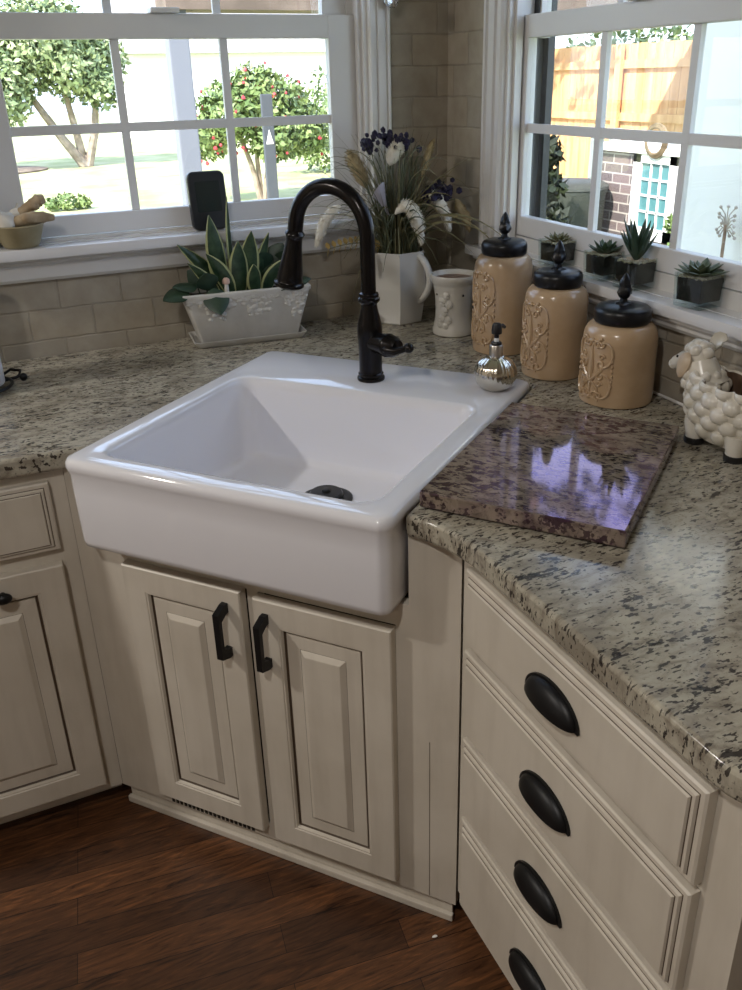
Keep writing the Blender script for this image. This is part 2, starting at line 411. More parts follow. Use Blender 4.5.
for z0, z1, hz in ((.713, .853, .775), (.528, .699, .598), (.343, .514, .414), (.112, .329, .212)):
    D = drawer(C3, 1.331, 1.848, z0, z1, yr); cup_pull(D, 1.583, hz, yr-.024)

# --- countertop
R_ = .05
def arc(c, r, a0, a1, n=8): return [(c[0]+r*math.cos(a0+(a1-a0)*k/n), c[1]+r*math.sin(a0+(a1-a0)*k/n)) for k in range(n+1)]
poly = [(-2.1, -.003), (-.003, -.003), (-.003, -1.93)]
poly += arc((-.70+.07, -1.93+.07), .07, 1.5*PI, PI, 8)
# inner bend between the right run and the short diagonal piece by the sink
cx = lambda a, b: tuple(dgw(a, b)[:2])
edge0 = Vector((-.70, -1.40)); mid = Vector(cx(1.374, .512)); edge1 = Vector(cx(1.372, TAPER(1.372, SB1)+.0035))
for k in range(11):
    s_ = k/10; p = edge0*(1-s_)**2+Vector((-.70, -1.295))*2*s_*(1-s_)+edge1*s_**2
    poly.append((p.x, p.y))
poly += [cx(SA0-.003, SB1+.0035), cx(SA0-.003, SB0-.0035)]
pa = cx(1.31, SB0-.0035); pa0 = cx(1.20, SB0-.0035)
# meet the left run's front edge y=-.69
d0 = Vector(cx(SA0, SB0-.0035)); d1 = Vector(cx(SA1, SB0-.0035)); s_ = (-.690-d0.y)/(d1.y-d0.y); pm = d0.lerp(d1, s_)
poly += [(pm.x, pm.y+.0), (pm.x-.03, -.690), (-2.1, -.690)]
q = M(); q.prism(poly[::-1], .8755, H)
CT = q.build('countertop', GRAN, None, True, 30)
tag(CT, 'speckled cream and brown granite countertop running around the corner', 'countertop')
bv = CT.modifiers.new('edge', 'BEVEL'); bv.width = .007; bv.segments = 3; bv.limit_method = 'ANGLE'; bv.angle_limit = math.radians(50)

# ------------------------------------------------------------------ sink
SK = thing('farmhouse_sink', (0,0,0), ANG, 'large white apron-front farmhouse sink set across the corner', 'sink')
def sl(i, r, z, inner=0, f=None):
    if inner: return rrect(-.172+i, .405-i, -1.372+(i if f is None else f), -.894-i, r, z)
    return rrect(SB0+i, SB1-i, -SA1+i, -SA0-i, r, z)
q = M()
lo_ = lambda z, i=0: rrect(SB0+.05+i, SB1-.05-i, -1.326+i, -SA0-.03-i, .03, z)
q.rings([lo_(.708, .02), lo_(.710), lo_(.737), sl(.034,.015,.737), sl(.018,.016,.738), sl(.010,.020,.7435), sl(.007,.022,.756), sl(.0055,.022,.86), sl(.005,.022,.897), sl(.002,.024,.904), sl(0,.025,.912), sl(.001,.025,.920), sl(.005,.023,.9265), sl(.012,.02,.9285),
         sl(-.014,.046,.9285,1), sl(-.007,.042,.9265,1), sl(-.002,.038,.920,1), sl(.002,.036,.905,1), sl(.010,.038,.79,1,.026), sl(.013,.040,.755,1,.038), sl(.017,.042,.744,1,.044), sl(.026,.048,.7375,1,.052), sl(.038,.052,.7350,1,.066), sl(.10,.05,.7325,1,.12)], True, True, True)
for vv in q.bm.verts: vv.co.x = TAPER(-vv.co.y, vv.co.x)
BS = q.build('basin', CER, SK, True, 50)
q = M(); dz = .7330; dc = (.118, -1.045, dz)
q.lathe([(.057,0),(.057,.003),(.050,.006),(.040,.004),(.040,.002)], 32, dc); q.lathe([(.036,.003),(.037,.013),(.033,.018),(.010,.019),(.008,.024),(.0,.025)], 28, dc)
q.build('drain', mat('drain_black', (.010,.010,.010), .35, .3), SK)

# ------------------------------------------------------------------ faucet
FX, FY = -.531, -.616; FZ = .9287
FA = thing('faucet', (FX, FY, FZ), 0, 'dark bronze gooseneck faucet with pull-down spray head on the sink deck', 'faucet')
q = M(); q.lathe([(.031,0),(.032,.003),(.031,.007),(.0275,.009),(.0285,.012),(.029,.015),(.0265,.018)], 32)
q.build('base_ring', ORB, FA)
q = M(); q.lathe([(.0265,.0175),(.0262,.03),(.0262,.07),(.0275,.095),(.0285,.113),(.027,.13),(.022,.15),(.0185,.165),(.0178,.174),(.022,.178),(.0245,.182),(.0245,.187),(.0215,.190),(.0225,.194),(.021,.198),(.016,.200)], 32)
q.build('body', ORB, FA)
ph = math.radians(122); dx, dy = math.cos(ph), math.sin(ph); Rr = .097; zt = 1.250-FZ
pts = [(0,0,.198)]+[(0,0,.198+(zt-.198)*k/5) for k in range(1, 6)]
for k in range(1, 19):
    a = PI*.97*k/18; rr_ = Rr-Rr*math.cos(a); pts.append((dx*rr_, dy*rr_, zt+Rr*math.sin(a)))
l_ = Vector(pts[-1])-Vector(pts[-2]); pts.append(tuple(Vector(pts[-1])+l_.normalized()*.016))
q = M(); q.tube(pts, [.0165]*6+[.0175]*19, 18); q.build('gooseneck', ORB, FA)
e = Vector(pts[-1]); dn = (Vector(pts[-1])-Vector(pts[-2])).normalized(); dn = (dn+Vector((dx,dy,0))*.02+Vector((-.03,-.02,0))).normalized()
rot = dn.to_track_quat('Z', 'Y').to_matrix()
q = M(); q.lathe([(.0175,-.004),(.021,0),(.0225,.004),(.0205,.008),(.0185,.012),(.0185,.016),(.0195,.03),(.0240,.06),(.0285,.09),(.0305,.108),(.0305,.112),(.032,.115),(.035,.117),(.0355,.122),(.032,.125),(.026,.128),(.018,.128)], 28, e, mat=rot)
SH = q.build('spray_head', ORB, FA)
# valve with lever on the right side
vd = (DM @ Vector((.93, -.36, 0))).normalized(); rot = vd.to_track_quat('Z', 'Y').to_matrix()
q = M(); q.lathe([(.023,.012),(.0235,.05),(.0260,.052),(.0270,.058),(.0260,.063),(.0245,.066),(.0235,.076),(.017,.087),(.0,.090)], 28, (0,0,.090), mat=rot)
LV = q.build('valve', ORB, FA)
p0 = Vector((0,0,.090))+vd*.080
q = M(); l1 = p0+vd*.018+Vector((0,0,-.002)); l2 = p0+vd*.040+Vector((0,0,.006)); l0 = p0-vd*.015+DM@Vector((0,-.018,-.004))
q.tube([l0, p0+vd*.008+DM@Vector((0,-.016,-.004)), l2], [.011,.0085,.0065], 12); q.ball(l2, .0115, 16, 10); q.ball(l0, .0115, 16, 10)
q.build('lever_handle', ORB, FA)

# ------------------------------------------------------------------ canisters
CAN = mottled('canister_glaze', (.44,.30,.175), (.52,.37,.235), 12, .22, 0, .3)
LID = mat('lid_black', (.008,.008,.010), .33, .3)
def canister(loc, r, h, lidr, facing, label):
    T = thing('canister', loc, 0, label, 'canister', 'beige kitchen canisters with black finial lids')
    q = M(); q.lathe([(r*.93,0),(r*.985,.003),(r*1.0,.010),(r,.05),(r*.985,h*.55),(r*.985,h*.80),(r*.985,h-.030),(r*.955,h-.017),(r*.88,h-.007),(r*.80,h-.002),(lidr*.9,h)], 56)
    q.build('jar', CAN, T)
    # embossed scroll medallion on the side
    q = M()
    def P(u, z, off=.001):
        a = facing+u/r
        rr_ = r*(1.0 if z < h*.3 else .988)+off; return Vector((rr_*math.cos(a), rr_*math.sin(a), z))
    z0, z1 = h*.10, h*.86; zc = (z0+z1)/2; hw = r*.60
    for sgn in (-1, 1):
        # side C-scrolls with curled ends
        for (cz, hh, fl) in ((zc+(z1-zc)*.52, (z1-zc)*.42, 1), (zc-(zc-z0)*.52, (zc-z0)*.42, -1)):
            pts = []
            for k in range(26):
                tt = k/25; a = -PI*.55+tt*PI*1.1
                pts.append(P(sgn*(hw*.62+hw*.38*math.cos(a)), cz+hh*math.sin(a)*.95))
            q.tube(pts, [.0030]*26, 8)
            for en in (-1, 1):
                pts = []
                for k in range(18):
                    a = k/17*2*PI*.95; rr2 = .011*(1-k/22)
                    pts.append(P(sgn*(hw*.50+rr2*math.cos(a+PI/2)), cz+en*hh*.80+rr2*math.sin(a+PI/2)*en))
                q.tube(pts, [.0027]*18, 8)
        # petals of the fleur
        pts = [P(sgn*(.002+hw*.55*math.sin(k/12*PI*.9)), zc-.025+.055*(k/12)**.8-.012*(k/12)**4) for k in range(13)]
        q.tube(pts, [.0045*(1-k/16) for k in range(13)], 6)
        pts = [P(sgn*(.002+hw*.4*math.sin(k/10*PI*.8)), zc-.025-.035*(k/10)) for k in range(11)]
        q.tube(pts, [.0035*(1-k/14) for k in range(11)], 6)
        for (cz, du, rr3) in ((zc+.052, .013, .010), (zc-.055, .012, .009), (zc+.028, .024, .007), (zc-.030, .022, .007)):
            if abs(cz-zc) > (z1-z0)*.46: continue
            q.tube([P(sgn*(du+rr3*(1-k/22)*math.cos(k/17*2*PI*1.1)), cz+rr3*(1-k/22)*math.sin(k/17*2*PI*1.1)) for k in range(18)], [.0024]*18, 8)
        for k in range(7):
            q.ball(P(sgn*(hw*1.02), zc-(zc-z0)*.5+(z1-z0)*.5*k/6), .0030, 8, 6, sc_=(1,1,1.5))
    q.tube([P(0, zc-.05+.10*k/12) for k in range(13)], [.0012+.005*math.sin(PI*(k/12))**1.5 for k in range(13)], 8)
    for zz in (z1-.004, z0+.004): q.ball(P(0, zz), .005, 10, 8); q.tube([P(-hw*.5+hw*k/8, zz-.004+.004*math.sin(PI*k/8)) for k in range(9)], [.0022]*9, 6)
    for k in range(-2, 3): q.ball(P(k*.0065, zc-.012), .0028, 8, 6)
    q.build('scroll_medallion', CAN, T)
    q = M(); q.lathe([(lidr*.96,0),(lidr,.003),(lidr*1.02,.010),(lidr*1.02,.022),(lidr*.98,.028),(lidr*.90,.032),(lidr*.5,.034),(.016,.036)], 44, (0,0,h+.0005))
    L = q.build('lid', LID, T)
    q = M(); q.lathe([(.016,0),(.015,.003),(.008,.006),(.0065,.012),(.011,.016),(.0145,.023),(.0135,.031),(.0105,.037),(.0115,.041),(.009,.050),(.006,.057),(.002,.063),(0,.064)], 20, (0,0,h+.0355), mod=lambda a, z: 1+.13*math.sin(5*a+z*160))
    q.build('finial', LID, L)
    return T
VA = math.atan2(-2.3357+.8, -1.2829+.1)  # towards the viewer's side
canister((-.1205, -.514, H), .0725, .241, .055, VA-.80, 'tallest beige canister, nearest the corner, with embossed scrolls and black lid')
canister((-.118, -.737, H), .0725, .206, .0545, VA-.80, 'middle-sized beige canister with black lid, between two others')
canister((-.104, -.949, H), .0775, .170, .0575, VA-.80, 'shortest beige canister with black lid, beside the ceramic sheep')

# ------------------------------------------------------------------ soap dispenser
SILV = mat('mercury_glass', (.70,.66,.58), .13, 1)
T = thing('soap_dispenser', (-.318, -.806, .9287), 0, 'ribbed round silver soap dispenser with black pump on sink corner', 'soap dispenser')
q = M(); q.lathe([(.022,0),(.026,.001),(.036,.010),(.0435,.024),(.0455,.036),(.043,.050),(.035,.063),(.024,.071),(.0155,.075)], 96, mod=lambda a, z: 1+.045*abs(math.sin(13*a)))
q.build('bottle', SILV, T)
q = M(); q.lathe([(.0150,.0745),(.0150,.098),(.0135,.100)], 24); q.build('collar', mat('brushed_nickel', (.6,.56,.52), .3, 1), T)
BLK = mat('black_plastic', (.012,.012,.014), .35)
q = M(); q.lathe([(.0115,.099),(.0115,.104),(.009,.107)], 20); q.lathe([(.0052,.113),(.0052,.121),(.011,.124),(.0115,.130),(.0105,.140),(.008,.146),(0,.147)], 20)
q.tube([(0,0,.136), (.020,.010,.136), (.028,.014,.131)], [.0055,.005,.004], 10)
q.build('pump', BLK, T)
q = M(); q.lathe([(.0055,.106),(.0055,.1145)], 16); q.build('pump_stem', mat('white_plastic', (.8,.8,.8), .4), T)

# ------------------------------------------------------------------ candle warmer and pitcher
POT = mottled('glazed_stoneware', (.50,.47,.41), (.60,.57,.52), 9, .25, 0, .2)
T = thing('candle_warmer', (-.153, -.322, H), 0, 'small off-white waisted ceramic cup with rose relief beside tallest canister', 'cup')
hw_ = .162
q = M(); q.lathe([(.051,0),(.0555,.003),(.0565,.016),(.053,.022),(.0495,.045),(.0485,.07),(.050,.105),(.053,.125),(.0545,.130),(.054,.134),(.0575,.140),(.0615,.150),(.0625,.158),(.0605,.162),(.057,.160),(.054,.153),(.052,.150)], 48, cap1=False)
q.build('cup', POT, T)
q = M(); q.lathe([(.0520,.150),(.0510,.1503),(0,.1503)], 32, cap0=False); q.build('wax_dish', mottled('brown_wax', (.10,.05,.03), (.2,.11,.07), 20, .4), T)
q = M()
va = math.atan2(-2.3357+.32, -1.2829+.158)
for k, (du, z) in enumerate(((.002,.112), (-.010,.094), (.010,.088), (-.004,.070), (-.012,.048), (.008,.046), (.0,.030), (-.014,.032))):
    a = va-.45+du/.047; c = Vector((.0495*math.cos(a), .0495*math.sin(a), z)); nrm = Vector((math.cos(a), math.sin(a), 0)); s2 = Vector((-nrm.y, nrm.x, 0))
    R0 = .0105 if k in (1, 3, 4) else .008
    for j in range(3):
        rr2 = R0*(1-j*.3); q.tube([c+nrm*(.001+.0012*j)+s2*rr2*math.cos(w_)+Vector((0,0,rr2*math.sin(w_))) for w_ in [i/12*2*PI*.97 for i in range(13)]], .0030, 8)
    q.ball(c+nrm*.003, .003, 8, 6)
q.build('rose_relief', POT, T)
for da in (-.95, .62):
    a = va-.1+da; q = M(); q.ball((.0500*math.cos(a), .0500*math.sin(a), .112), .0035, 10, 8); q.build('vent_hole', GAP, T)

WHT = mat('pitcher_ceramic', (.60,.58,.54), .16, 0, .3)
PX, PY = -.222, -.122
T = thing('pitcher', (PX, PY, H), 0, 'white faceted ceramic pitcher with loop handle in the corner', 'pitcher')
q = M()
pv = math.atan2(-2.3357-PY, -1.2829-PX)
def octr(r, z, n=6, off=pv+.06): return [Vector((r*math.cos(off+2*PI*i/n), r*math.sin(off+2*PI*i/n), z)) for i in range(n)]
q.rings([octr(.068,0), octr(.072,.004), octr(.0865,.098), octr(.0865,.104), octr(.080,.196), octr(.081,.200), octr(.078,.201), octr(.076,.190), octr(.078,.10)], True, True, False)
q.build('body', WHT, T, True, 20)
ha = pv+.98; hd = Vector((math.cos(ha), math.sin(ha), 0))
pts = [hd*(.070+.036*math.sin(PI*k/14)**.7)+Vector((0,0,.190-.128*k/14)) for k in range(15)]
q = M(); q.tube(pts, [.0115]*15, 12, flat=.8); q.build('handle', WHT, T)

# ------------------------------------------------------------------ dried flowers in the pitcher
GRS = mottled('dry_grass', (.10,.095,.045), (.23,.20,.10), 30, .7)
GRS2 = mottled('olive_leaf', (.045,.06,.03), (.11,.12,.06), 30, .7)
PUR = mottled('purple_flower', (.008,.006,.022), (.025,.018,.055), 60, .8)
LIL = mat('pale_lilac', (.50,.48,.56), .6)
CREAM = mottled('bunny_tail', (.76,.71,.60), (.88,.85,.77), 60, .9)
TAN = mottled('tan_seed', (.30,.23,.12), (.42,.33,.19), 60, .9)
MOUTH = Vector((PX, PY, H+.195))
def stem_pts(az, reach, height, droop, n=12, base=None, br=.03):
    """curve starting in the pitcher's mouth"""
    b = Vector((PX, PY, H+.06))+Vector((math.cos(az), math.sin(az), 0))*.01
    m_ = MOUTH+Vector((math.cos(az), math.sin(az), 0))*br
    top = MOUTH+Vector((math.cos(az)*reach*.6, math.sin(az)*reach*.6, height))
    end = MOUTH+Vector((math.cos(az)*reach, math.sin(az)*reach, height-droop))
    out = [b.lerp(m_, k/3) for k in range(3)]
    for k in range(n+1):
        s_ = k/n
        if droop > 0: p = m_*(1-s_)**3+(m_+Vector((0,0,height*.7)))*3*s_*(1-s_)**2+top*3*s_*s_*(1-s_)+end*s_**3
        else: p = m_*(1-s_)**2+(m_+Vector((0,0,height*.55)))*2*s_*(1-s_)+end*s_*s_
        out.append(p)
    return out
T = thing('grass_bunch', (0,0,0), 0, 'bushy bunch of dry green and straw grass blades filling the white pitcher', 'dried grass')
def clampw(p):
    return Vector((min(p.x, -.012), min(p.y, -.012 if p.z < 1.19 or p.x > -.18 else -.066), p.z))
for nm, mt, cnt in (('straw_blades', GRS, 150), ('green_blades', GRS2, 190)):
    q = M()
    for k in range(cnt):
        az = random.uniform(0, 2*PI); h_ = random.uniform(.12, .33); rc = random.uniform(.02, .25)
        toroom = math.cos(az-(-2.4))
        if toroom < -.2: rc = min(rc, .085)
        if k % 3 == 0: h_ = random.uniform(.06, .2)
        dr = random.choice((0, 0, .04, .10)) if rc > .08 else 0
        ps = [clampw(p) for p in stem_pts(az, rc, h_, dr, 8, br=random.uniform(0, .06))]
        w0 = random.uniform(.0016, .0042)
        q.tube(ps, [w0*max(.15, math.sin(PI*min(.97, .2+.8*i/(len(ps)-1)))) for i in range(len(ps))], 5, flat=.35)
    tag(q.build(nm, mt, T), kind='stuff')
# wide arching blades that reach out to the sides
for az, rc, h_, dr in ((2.9,.30,.20,.02), (3.1,.33,.16,.03), (2.8,.24,.24,.0), (3.3,.36,.15,.04), (3.0,.30,.09,.02), (3.5,.26,.20,.05), (-.95,.34,.16,.12), (-1.05,.28,.12,.05), (-1.15,.36,.17,.15), (3.7,.24,.30,.02), (-1.4,.18,.27,.0), (-2.6,.2,.12,.10), (-1.8,.14,.10,.06)):
    q = M()
    ps = [clampw(p) for p in stem_pts(az, rc, h_, dr, 14, br=.04)]
    q.tube(ps, [.0042*max(.2, math.sin(PI*min(.96, .15+.85*i/(len(ps)-1)))) for i in range(len(ps))], 6, flat=.3)
    q.build('arching_blade', GRS, T)
def fluffy(ps, r, mt, nm, label, cat, group, hairs=260, stemm=GRS2, frac=.42):
    T = thing(nm, (0,0,0), 0, label, cat, group)
    n = len(ps); k0 = int(n*(1-frac))
    q = M(); q.tube(ps[:k0+2], .0014, 6); q.build('stem', stemm, T)
    hp = ps[k0:]; m_ = len(hp)
    prof = lambda f: max(.12, min(1, (f/.22)**.6 if f > 0 else 0, ((1-f)/.30)**.6 if f < 1 else 0))
    q = M(); q.tube(hp, [r*.85*prof(i/(m_-1)) for i in range(m_)], 12)
    for i in range(hairs):
        f = random.random()*(m_-1); a = int(min(f, m_-2)); p = hp[a].lerp(hp[a+1], f-a); tg = (hp[a+1]-hp[a]).normalized()
        d = Vector((random.gauss(0,1), random.gauss(0,1), random.gauss(0,1))); d = (d-tg*d.dot(tg)).normalized()
        rl = r*prof(f/(m_-1))
        q.tube([p+d*rl*.7, p+d*rl*1.15+tg*r*.5], [.0011, .0003], 3, cap=False)
    q.build('seed_head', mt, T); return T
BR = Vector((.910, -.414, 0)); BT = Vector((-.414, -.910, 0))      # the bunch's own right and front
def bp(pts, t):
    """stem through points (right, up) measured from the pitcher's mouth, t metres forward"""
    o = Vector((PX, PY, H+.198)); out = [o+Vector((0,0,-.12)), o+BR*pts[0][0]*.12+BT*t*.3+Vector((0,0,-.03))]
    P = [o+BR*r*.96+BT*t+Vector((0,0,u*(.95-.50*max(0, u-.08)))) for r, u in pts]
    P = out+P; res = []
    for k in range(1, len(P)-1):                     # Catmull-Rom through the points
        a, b, c, d = P[k-1], P[k], P[k+1], P[min(k+2, len(P)-1)]
        for m in range(5):
            x = m/5; res.append(.5*((2*b)+(c-a)*x+(2*a-5*b+4*c-d)*x*x+(3*b-a-3*c+d)*x**3))
    res.append(P[-1]); return [out[0]]+[clampw(p) for p in res]
G = 'cream bunny-tail grass stems in the pitcher'
fluffy(bp([(-.025,.12),(-.022,.23),(-.018,.275),(-.006,.315),(.010,.343)], .03), .0185, CREAM, 'bunny_tail_stem', 'tall upright cream fluffy grass head rising from the pitcher', 'dried flower', G, 520, frac=.44)
fluffy(bp([(-.03,.07),(-.012,.110),(.010,.134),(.027,.137),(.045,.117),(.059,.080),(.066,.034)], .07), .0185, CREAM, 'bunny_tail_stem', 'white fluffy grass head drooping over the front of the white pitcher', 'dried flower', G, 560, frac=.66)
fluffy(bp([(.04,.09),(.070,.150),(.094,.168),(.117,.149),(.134,.108),(.148,.064)], .04), .0155, CREAM, 'bunny_tail_stem', 'cream fluffy grass head drooping above the ceramic cup with roses', 'dried flower', G, 500, frac=.58)
fluffy(bp([(-.07,.10),(-.14,.145),(-.169,.138),(-.197,.110),(-.217,.075),(-.234,.030)], .06), .0150, CREAM, 'bunny_tail_stem', 'white fluffy grass head drooping to the left, seen through the faucet arch', 'dried flower', G, 460, frac=.56)
fluffy(bp([(.08,.10),(.157,.150),(.178,.125),(.196,.094),(.206,.056)], .02), .0130, TAN, 'tan_seed_stem', 'tan seed head drooping lowest against the tile beside the right window', 'dried flower', 'tan seed heads in the pitcher', 320, frac=.52)
fluffy(bp([(.03,.10),(.070,.22),(.086,.29),(.104,.355)], .0), .0105, TAN, 'tan_seed_stem', 'tan seed head leaning upright before the corner tiles', 'dried flower', 'tan seed heads in the pitcher', 220, frac=.5)
fluffy(bp([(-.05,.10),(-.085,.19),(-.112,.265),(-.132,.315)], .02), .0210, TAN, 'tan_seed_stem', 'broad tan plume standing at the left of the bunch', 'dried flower', 'tan seed heads in the pitcher', 260, frac=.46)
def purple(ps, n, rad, label):
    T = thing('purple_statice', (0,0,0), 0, label, 'dried flower', 'dark purple flowers in the pitcher')
    q = M(); q.tube(ps, .0013, 6); q.build('stem', GRS2, T)
    q = M()
    for k in range(n):
        c = clampw(ps[-1]+Vector((random.gauss(0, rad), random.gauss(0, rad), random.gauss(0, rad*.6)))-Vector((.01,.01,0)))
        q.ico(c, random.uniform(.005, .010), 1, jit=.25)
    q.build('flower_cluster', PUR, T)
purple(bp([(-.03,.12),(-.060,.25),(-.072,.345)], .02), 30, .014, 'dark purple flower cluster at the top left of the bunch')
purple(bp([(-.01,.12),(-.018,.27),(-.020,.365)], -.02), 30, .014, 'dark purple flower cluster behind the tall cream grass head')
purple(bp([(.01,.12),(.022,.27),(.030,.350)], .0), 26, .012, 'dark purple flower cluster right of the tall cream grass head')
purple(bp([(.05,.08),(.095,.15),(.120,.178)], .02), 70, .019, 'dark purple flower cluster low at the right by the tiles')
# calla lily
T = thing('calla_lily', (0,0,0), 0, 'pale lilac calla lily hanging at the front of the bunch', 'dried flower')
ps = bp([(-.030,.06),(-.036,.11),(-.042,.16)], .06)
q = M(); q.tube(ps, .002, 6); q.build('stem', GRS2, T)
top = ps[-1]; dirv = Vector((-.35, -.1, .75)).normalized(); rot = dirv.to_track_quat('Z', 'Y').to_matrix(); rr = []
for k in range(9):
    s_ = k/8; r_ = .004+.021*s_**1.7
    rr.append([top+rot@Vector((r_*math.cos(a), r_*math.sin(a)*.8, -.045+.075*s_+.022*s_*s_*math.cos(a))) for a in [2*PI*i/18 for i in range(18)]])
q = M(); q.rings(rr); rr2 = [[p+(top-p)*.06 for p in r] for r in rr[::-1]]; q.rings(rr2); q.build('bloom', LIL, T)
# gold leaf sprig
T = thing('gold_leaf_sprig', (0,0,0), 0, 'sprig of small golden leaves reaching left behind the faucet', 'dried flower')
ps = stem_pts(3.35, .23, .05, .015, 14, br=.055)
q = M(); q.tube(ps, .0015, 6); q.build('stem', GRS, T)
q = M()
for k in range(6, len(ps)):
    for sg in (-1, 1):
        tg = (ps[k]-ps[k-1]).normalized(); sd = Vector((0,0,1))*sg
        q.leaf([ps[k]+(tg*.4+sd).normalized()*.020*j/4 for j in range(5)], [.0005,.005,.0065,.005,.0008], tg.cross(sd)+tg, th=.0008)
q.build('gold_leaves', mottled('gold_leaf', (.30,.20,.06), (.42,.30,.10), 30, .6), T)
# long drooping leaf
T = thing('drooping_leaf', (0,0,0), 0, 'long brown-green leaf hanging down the tiles left of the pitcher', 'dried flower')
ps = stem_pts(3.2, .15, .07, .20, 16, br=.06); ps = [clampw(p) for p in ps]
q = M(); q.leaf(ps[3:], [.006*max(.1, math.sin(PI*min(.98, .1+.9*i/(len(ps)-4)))) for i in range(len(ps)-3)], (0,1,.2), th=.001)
q.build('blade', mottled('brown_leaf', (.07,.06,.03), (.14,.12,.06), 30, .7), T)

# ------------------------------------------------------------------ planter, saucer and plants
PLW = mottled('planter_white', (.52,.50,.46), (.62,.60,.56), 14, .55, 0, 0, .15, 70)
PA = -.094
SAU = thing('planter_saucer', (-.668, -.098, H), PA, 'white rectangular saucer under the trough planter', 'saucer')
def rr2d(hx, hy, r, z): return rrect(-hx, hx, -hy, hy, r, z, 4)
q = M(); q.rings([rr2d(.138,.052,.01,0), rr2d(.142,.056,.01,.002), rr2d(.152,.064,.012,.016), rr2d(.153,.065,.012,.018), rr2d(.149,.061,.01,.018), rr2d(.140,.053,.01,.006)], True, True, True)
q.build('dish', PLW, SAU)
SAU.name = 'planter_saucer'
PT = thing('trough_planter', (-.668, -.098, H+.0065), PA, 'white trough planter with embossed vines, holding a snake plant', 'planter')
q = M(); q.rings([rr2d(.128,.043,.008,0), rr2d(.131,.046,.008,.003), rr2d(.166,.060,.012,.122), rr2d(.170,.064,.012,.125), rr2d(.171,.065,.012,.134), rr2d(.168,.062,.012,.137), rr2d(.160,.055,.010,.137), rr2d(.156,.052,.01,.118)], True, True, False)
q.build('trough', PLW, PT)
q = M()
for k in range(300):
    u = random.uniform(-.160, .160); z = .128-abs(random.gauss(0, 1))*.017*(1.3+math.sin(u*55))-.002
    if z < .05: continue
    s_ = z/.125; yy = -(.046+(.060-.046)*s_)-.0005; x_ = u*(.79+.21*s_)
    q.ico((x_, yy, z), random.uniform(.0045, .0078), 2, sc_=(1.1, .40, .9), jit=.10)
q.build('embossed_vine', PLW, PT)
q = M(); q.rings([rr2d(.157,.0525,.01,.112), rr2d(.157,.0525,.01,.118)], True, True, True); q.build('soil', mottled('soil', (.012,.008,.006), (.04,.028,.02), 60, .95), PT)
SNK = mottled('snake_leaf', (.012,.035,.018), (.045,.085,.04), 40, .38); SNY = mat('snake_leaf_edge', (.40,.42,.20), .4)
q0 = thing('snake_plant', (0,0,0), 0); q0.parent = PT
def blade(x, y, h, lx, ly, w, tw):
    w *= 1.22
    pts = [Vector((x+lx*(k/8)**1.4, y+ly*(k/8)**1.4, .112+h*(k/8)*(1-.05*(k/8)))) for k in range(9)]
    wd = [w*f for f in (.45,.7,.9,1,1,.92,.72,.42,.04)]
    q = M(); q.leaf(pts, wd, (math.cos(tw), math.sin(tw), 0), .35, .002, 0, 1); q.build('leaf', [SNK, SNY], q0)
for a in ((-.055,.0,.225,-.020,-.01,.021,.2), (-.045,.015,.15,-.115,.0,.017,.3), (-.035,-.015,.13,-.06,-.02,.018,-.2), (-.02,.02,.265,.0,.005,.015,1.1), (-.01,-.01,.155,.0,-.02,.021,.1),
          (.012,.0,.175,.02,-.005,.022,-.2), (.03,-.02,.095,-.01,-.035,.018,.4), (.045,.01,.165,.035,.0,.017,.6), (.02,.02,.14,.06,.0,.018,-.1), (.055,-.015,.10,.055,-.02,.017,.2), (-.07,-.02,.11,-.075,-.02,.012,.0)):
    blade(*a)
PTH = mottled('round_leaf_green', (.010,.030,.016), (.03,.06,.035), 30, .45)
q1 = thing('trailing_plant', (0,0,0), 0); q1.parent = PT
def round_leaf(c, d, up, r):
    c = Vector(c); d = Vector(d).normalized(); sd = d.cross(Vector(up)).normalized()
    pts = [c+d*(2*r*k/8)-Vector((0,0,.15*r*(k/8)**2)) for k in range(9)]
    q = M(); q.leaf(pts, [r*f for f in (.08,.62,.88,1,.98,.85,.66,.4,.04)], sd, .18, .0015); q.build('leaf', PTH, q1)
for a in (((-.088,-.050,.148),(.12,-.55,-.80),(0,-1,.5),.034), ((-.125,-.02,.155),(-1,-.25,.1),(0,-.2,1),.033), ((-.15,-.03,.15),(-1,-.3,-.25),(0,-.3,1),.036), ((-.10,.0,.15),(-.6,.2,.6),(-.6,-.5,.6),.03), ((-.095,-.03,.14),(-.15,-.4,.9),(0,-1,.2),.03),
          ((.075,.0,.135),(.3,-.2,.9),(0,-1,.2),.032), ((.10,.01,.14),(.5,-.3,.7),(-.3,-1,.4),.036), ((.12,-.01,.135),(.9,-.4,.25),(0,-.3,1),.032), ((.10,-.03,.13),(.3,-.9,.2),(0,-.2,1),.026), ((.09,.02,.18),(.4,.1,.8),(-.2,-1,.3),.034), ((.115,.02,.17),(.2,-.3,.9),(-.3,-1,.2),.03), ((.07,.02,.17),(-.3,-.3,.9),(0,-1,.3),.03)):
    round_leaf(*a)
for p0_, p1_ in (((.10,.02,.112),(.115,.02,.19)), ((.075,.01,.112),(.09,.02,.20)), ((-.115,-.02,.112),(-.125,-.02,.158)), ((-.10,-.02,.112),(-.10,-.02,.155)), ((.12,0,.112),(.13,-.01,.15))):
    q = M(); q.tube([p0_, p1_], .002, 6); q.build('stem', PTH, q1)
MU = thing('mushroom_pick', (-.722, -.128, H+.128), PA, 'tiny white mushroom ornament stuck in the trough planter', 'ornament')
q = M(); q.lathe([(.0045,-.005),(.0062,.004),(.0058,.022),(.0052,.034)], 14); q.build('stalk', mat('mushroom_stalk', (.72,.69,.64), .5), MU)
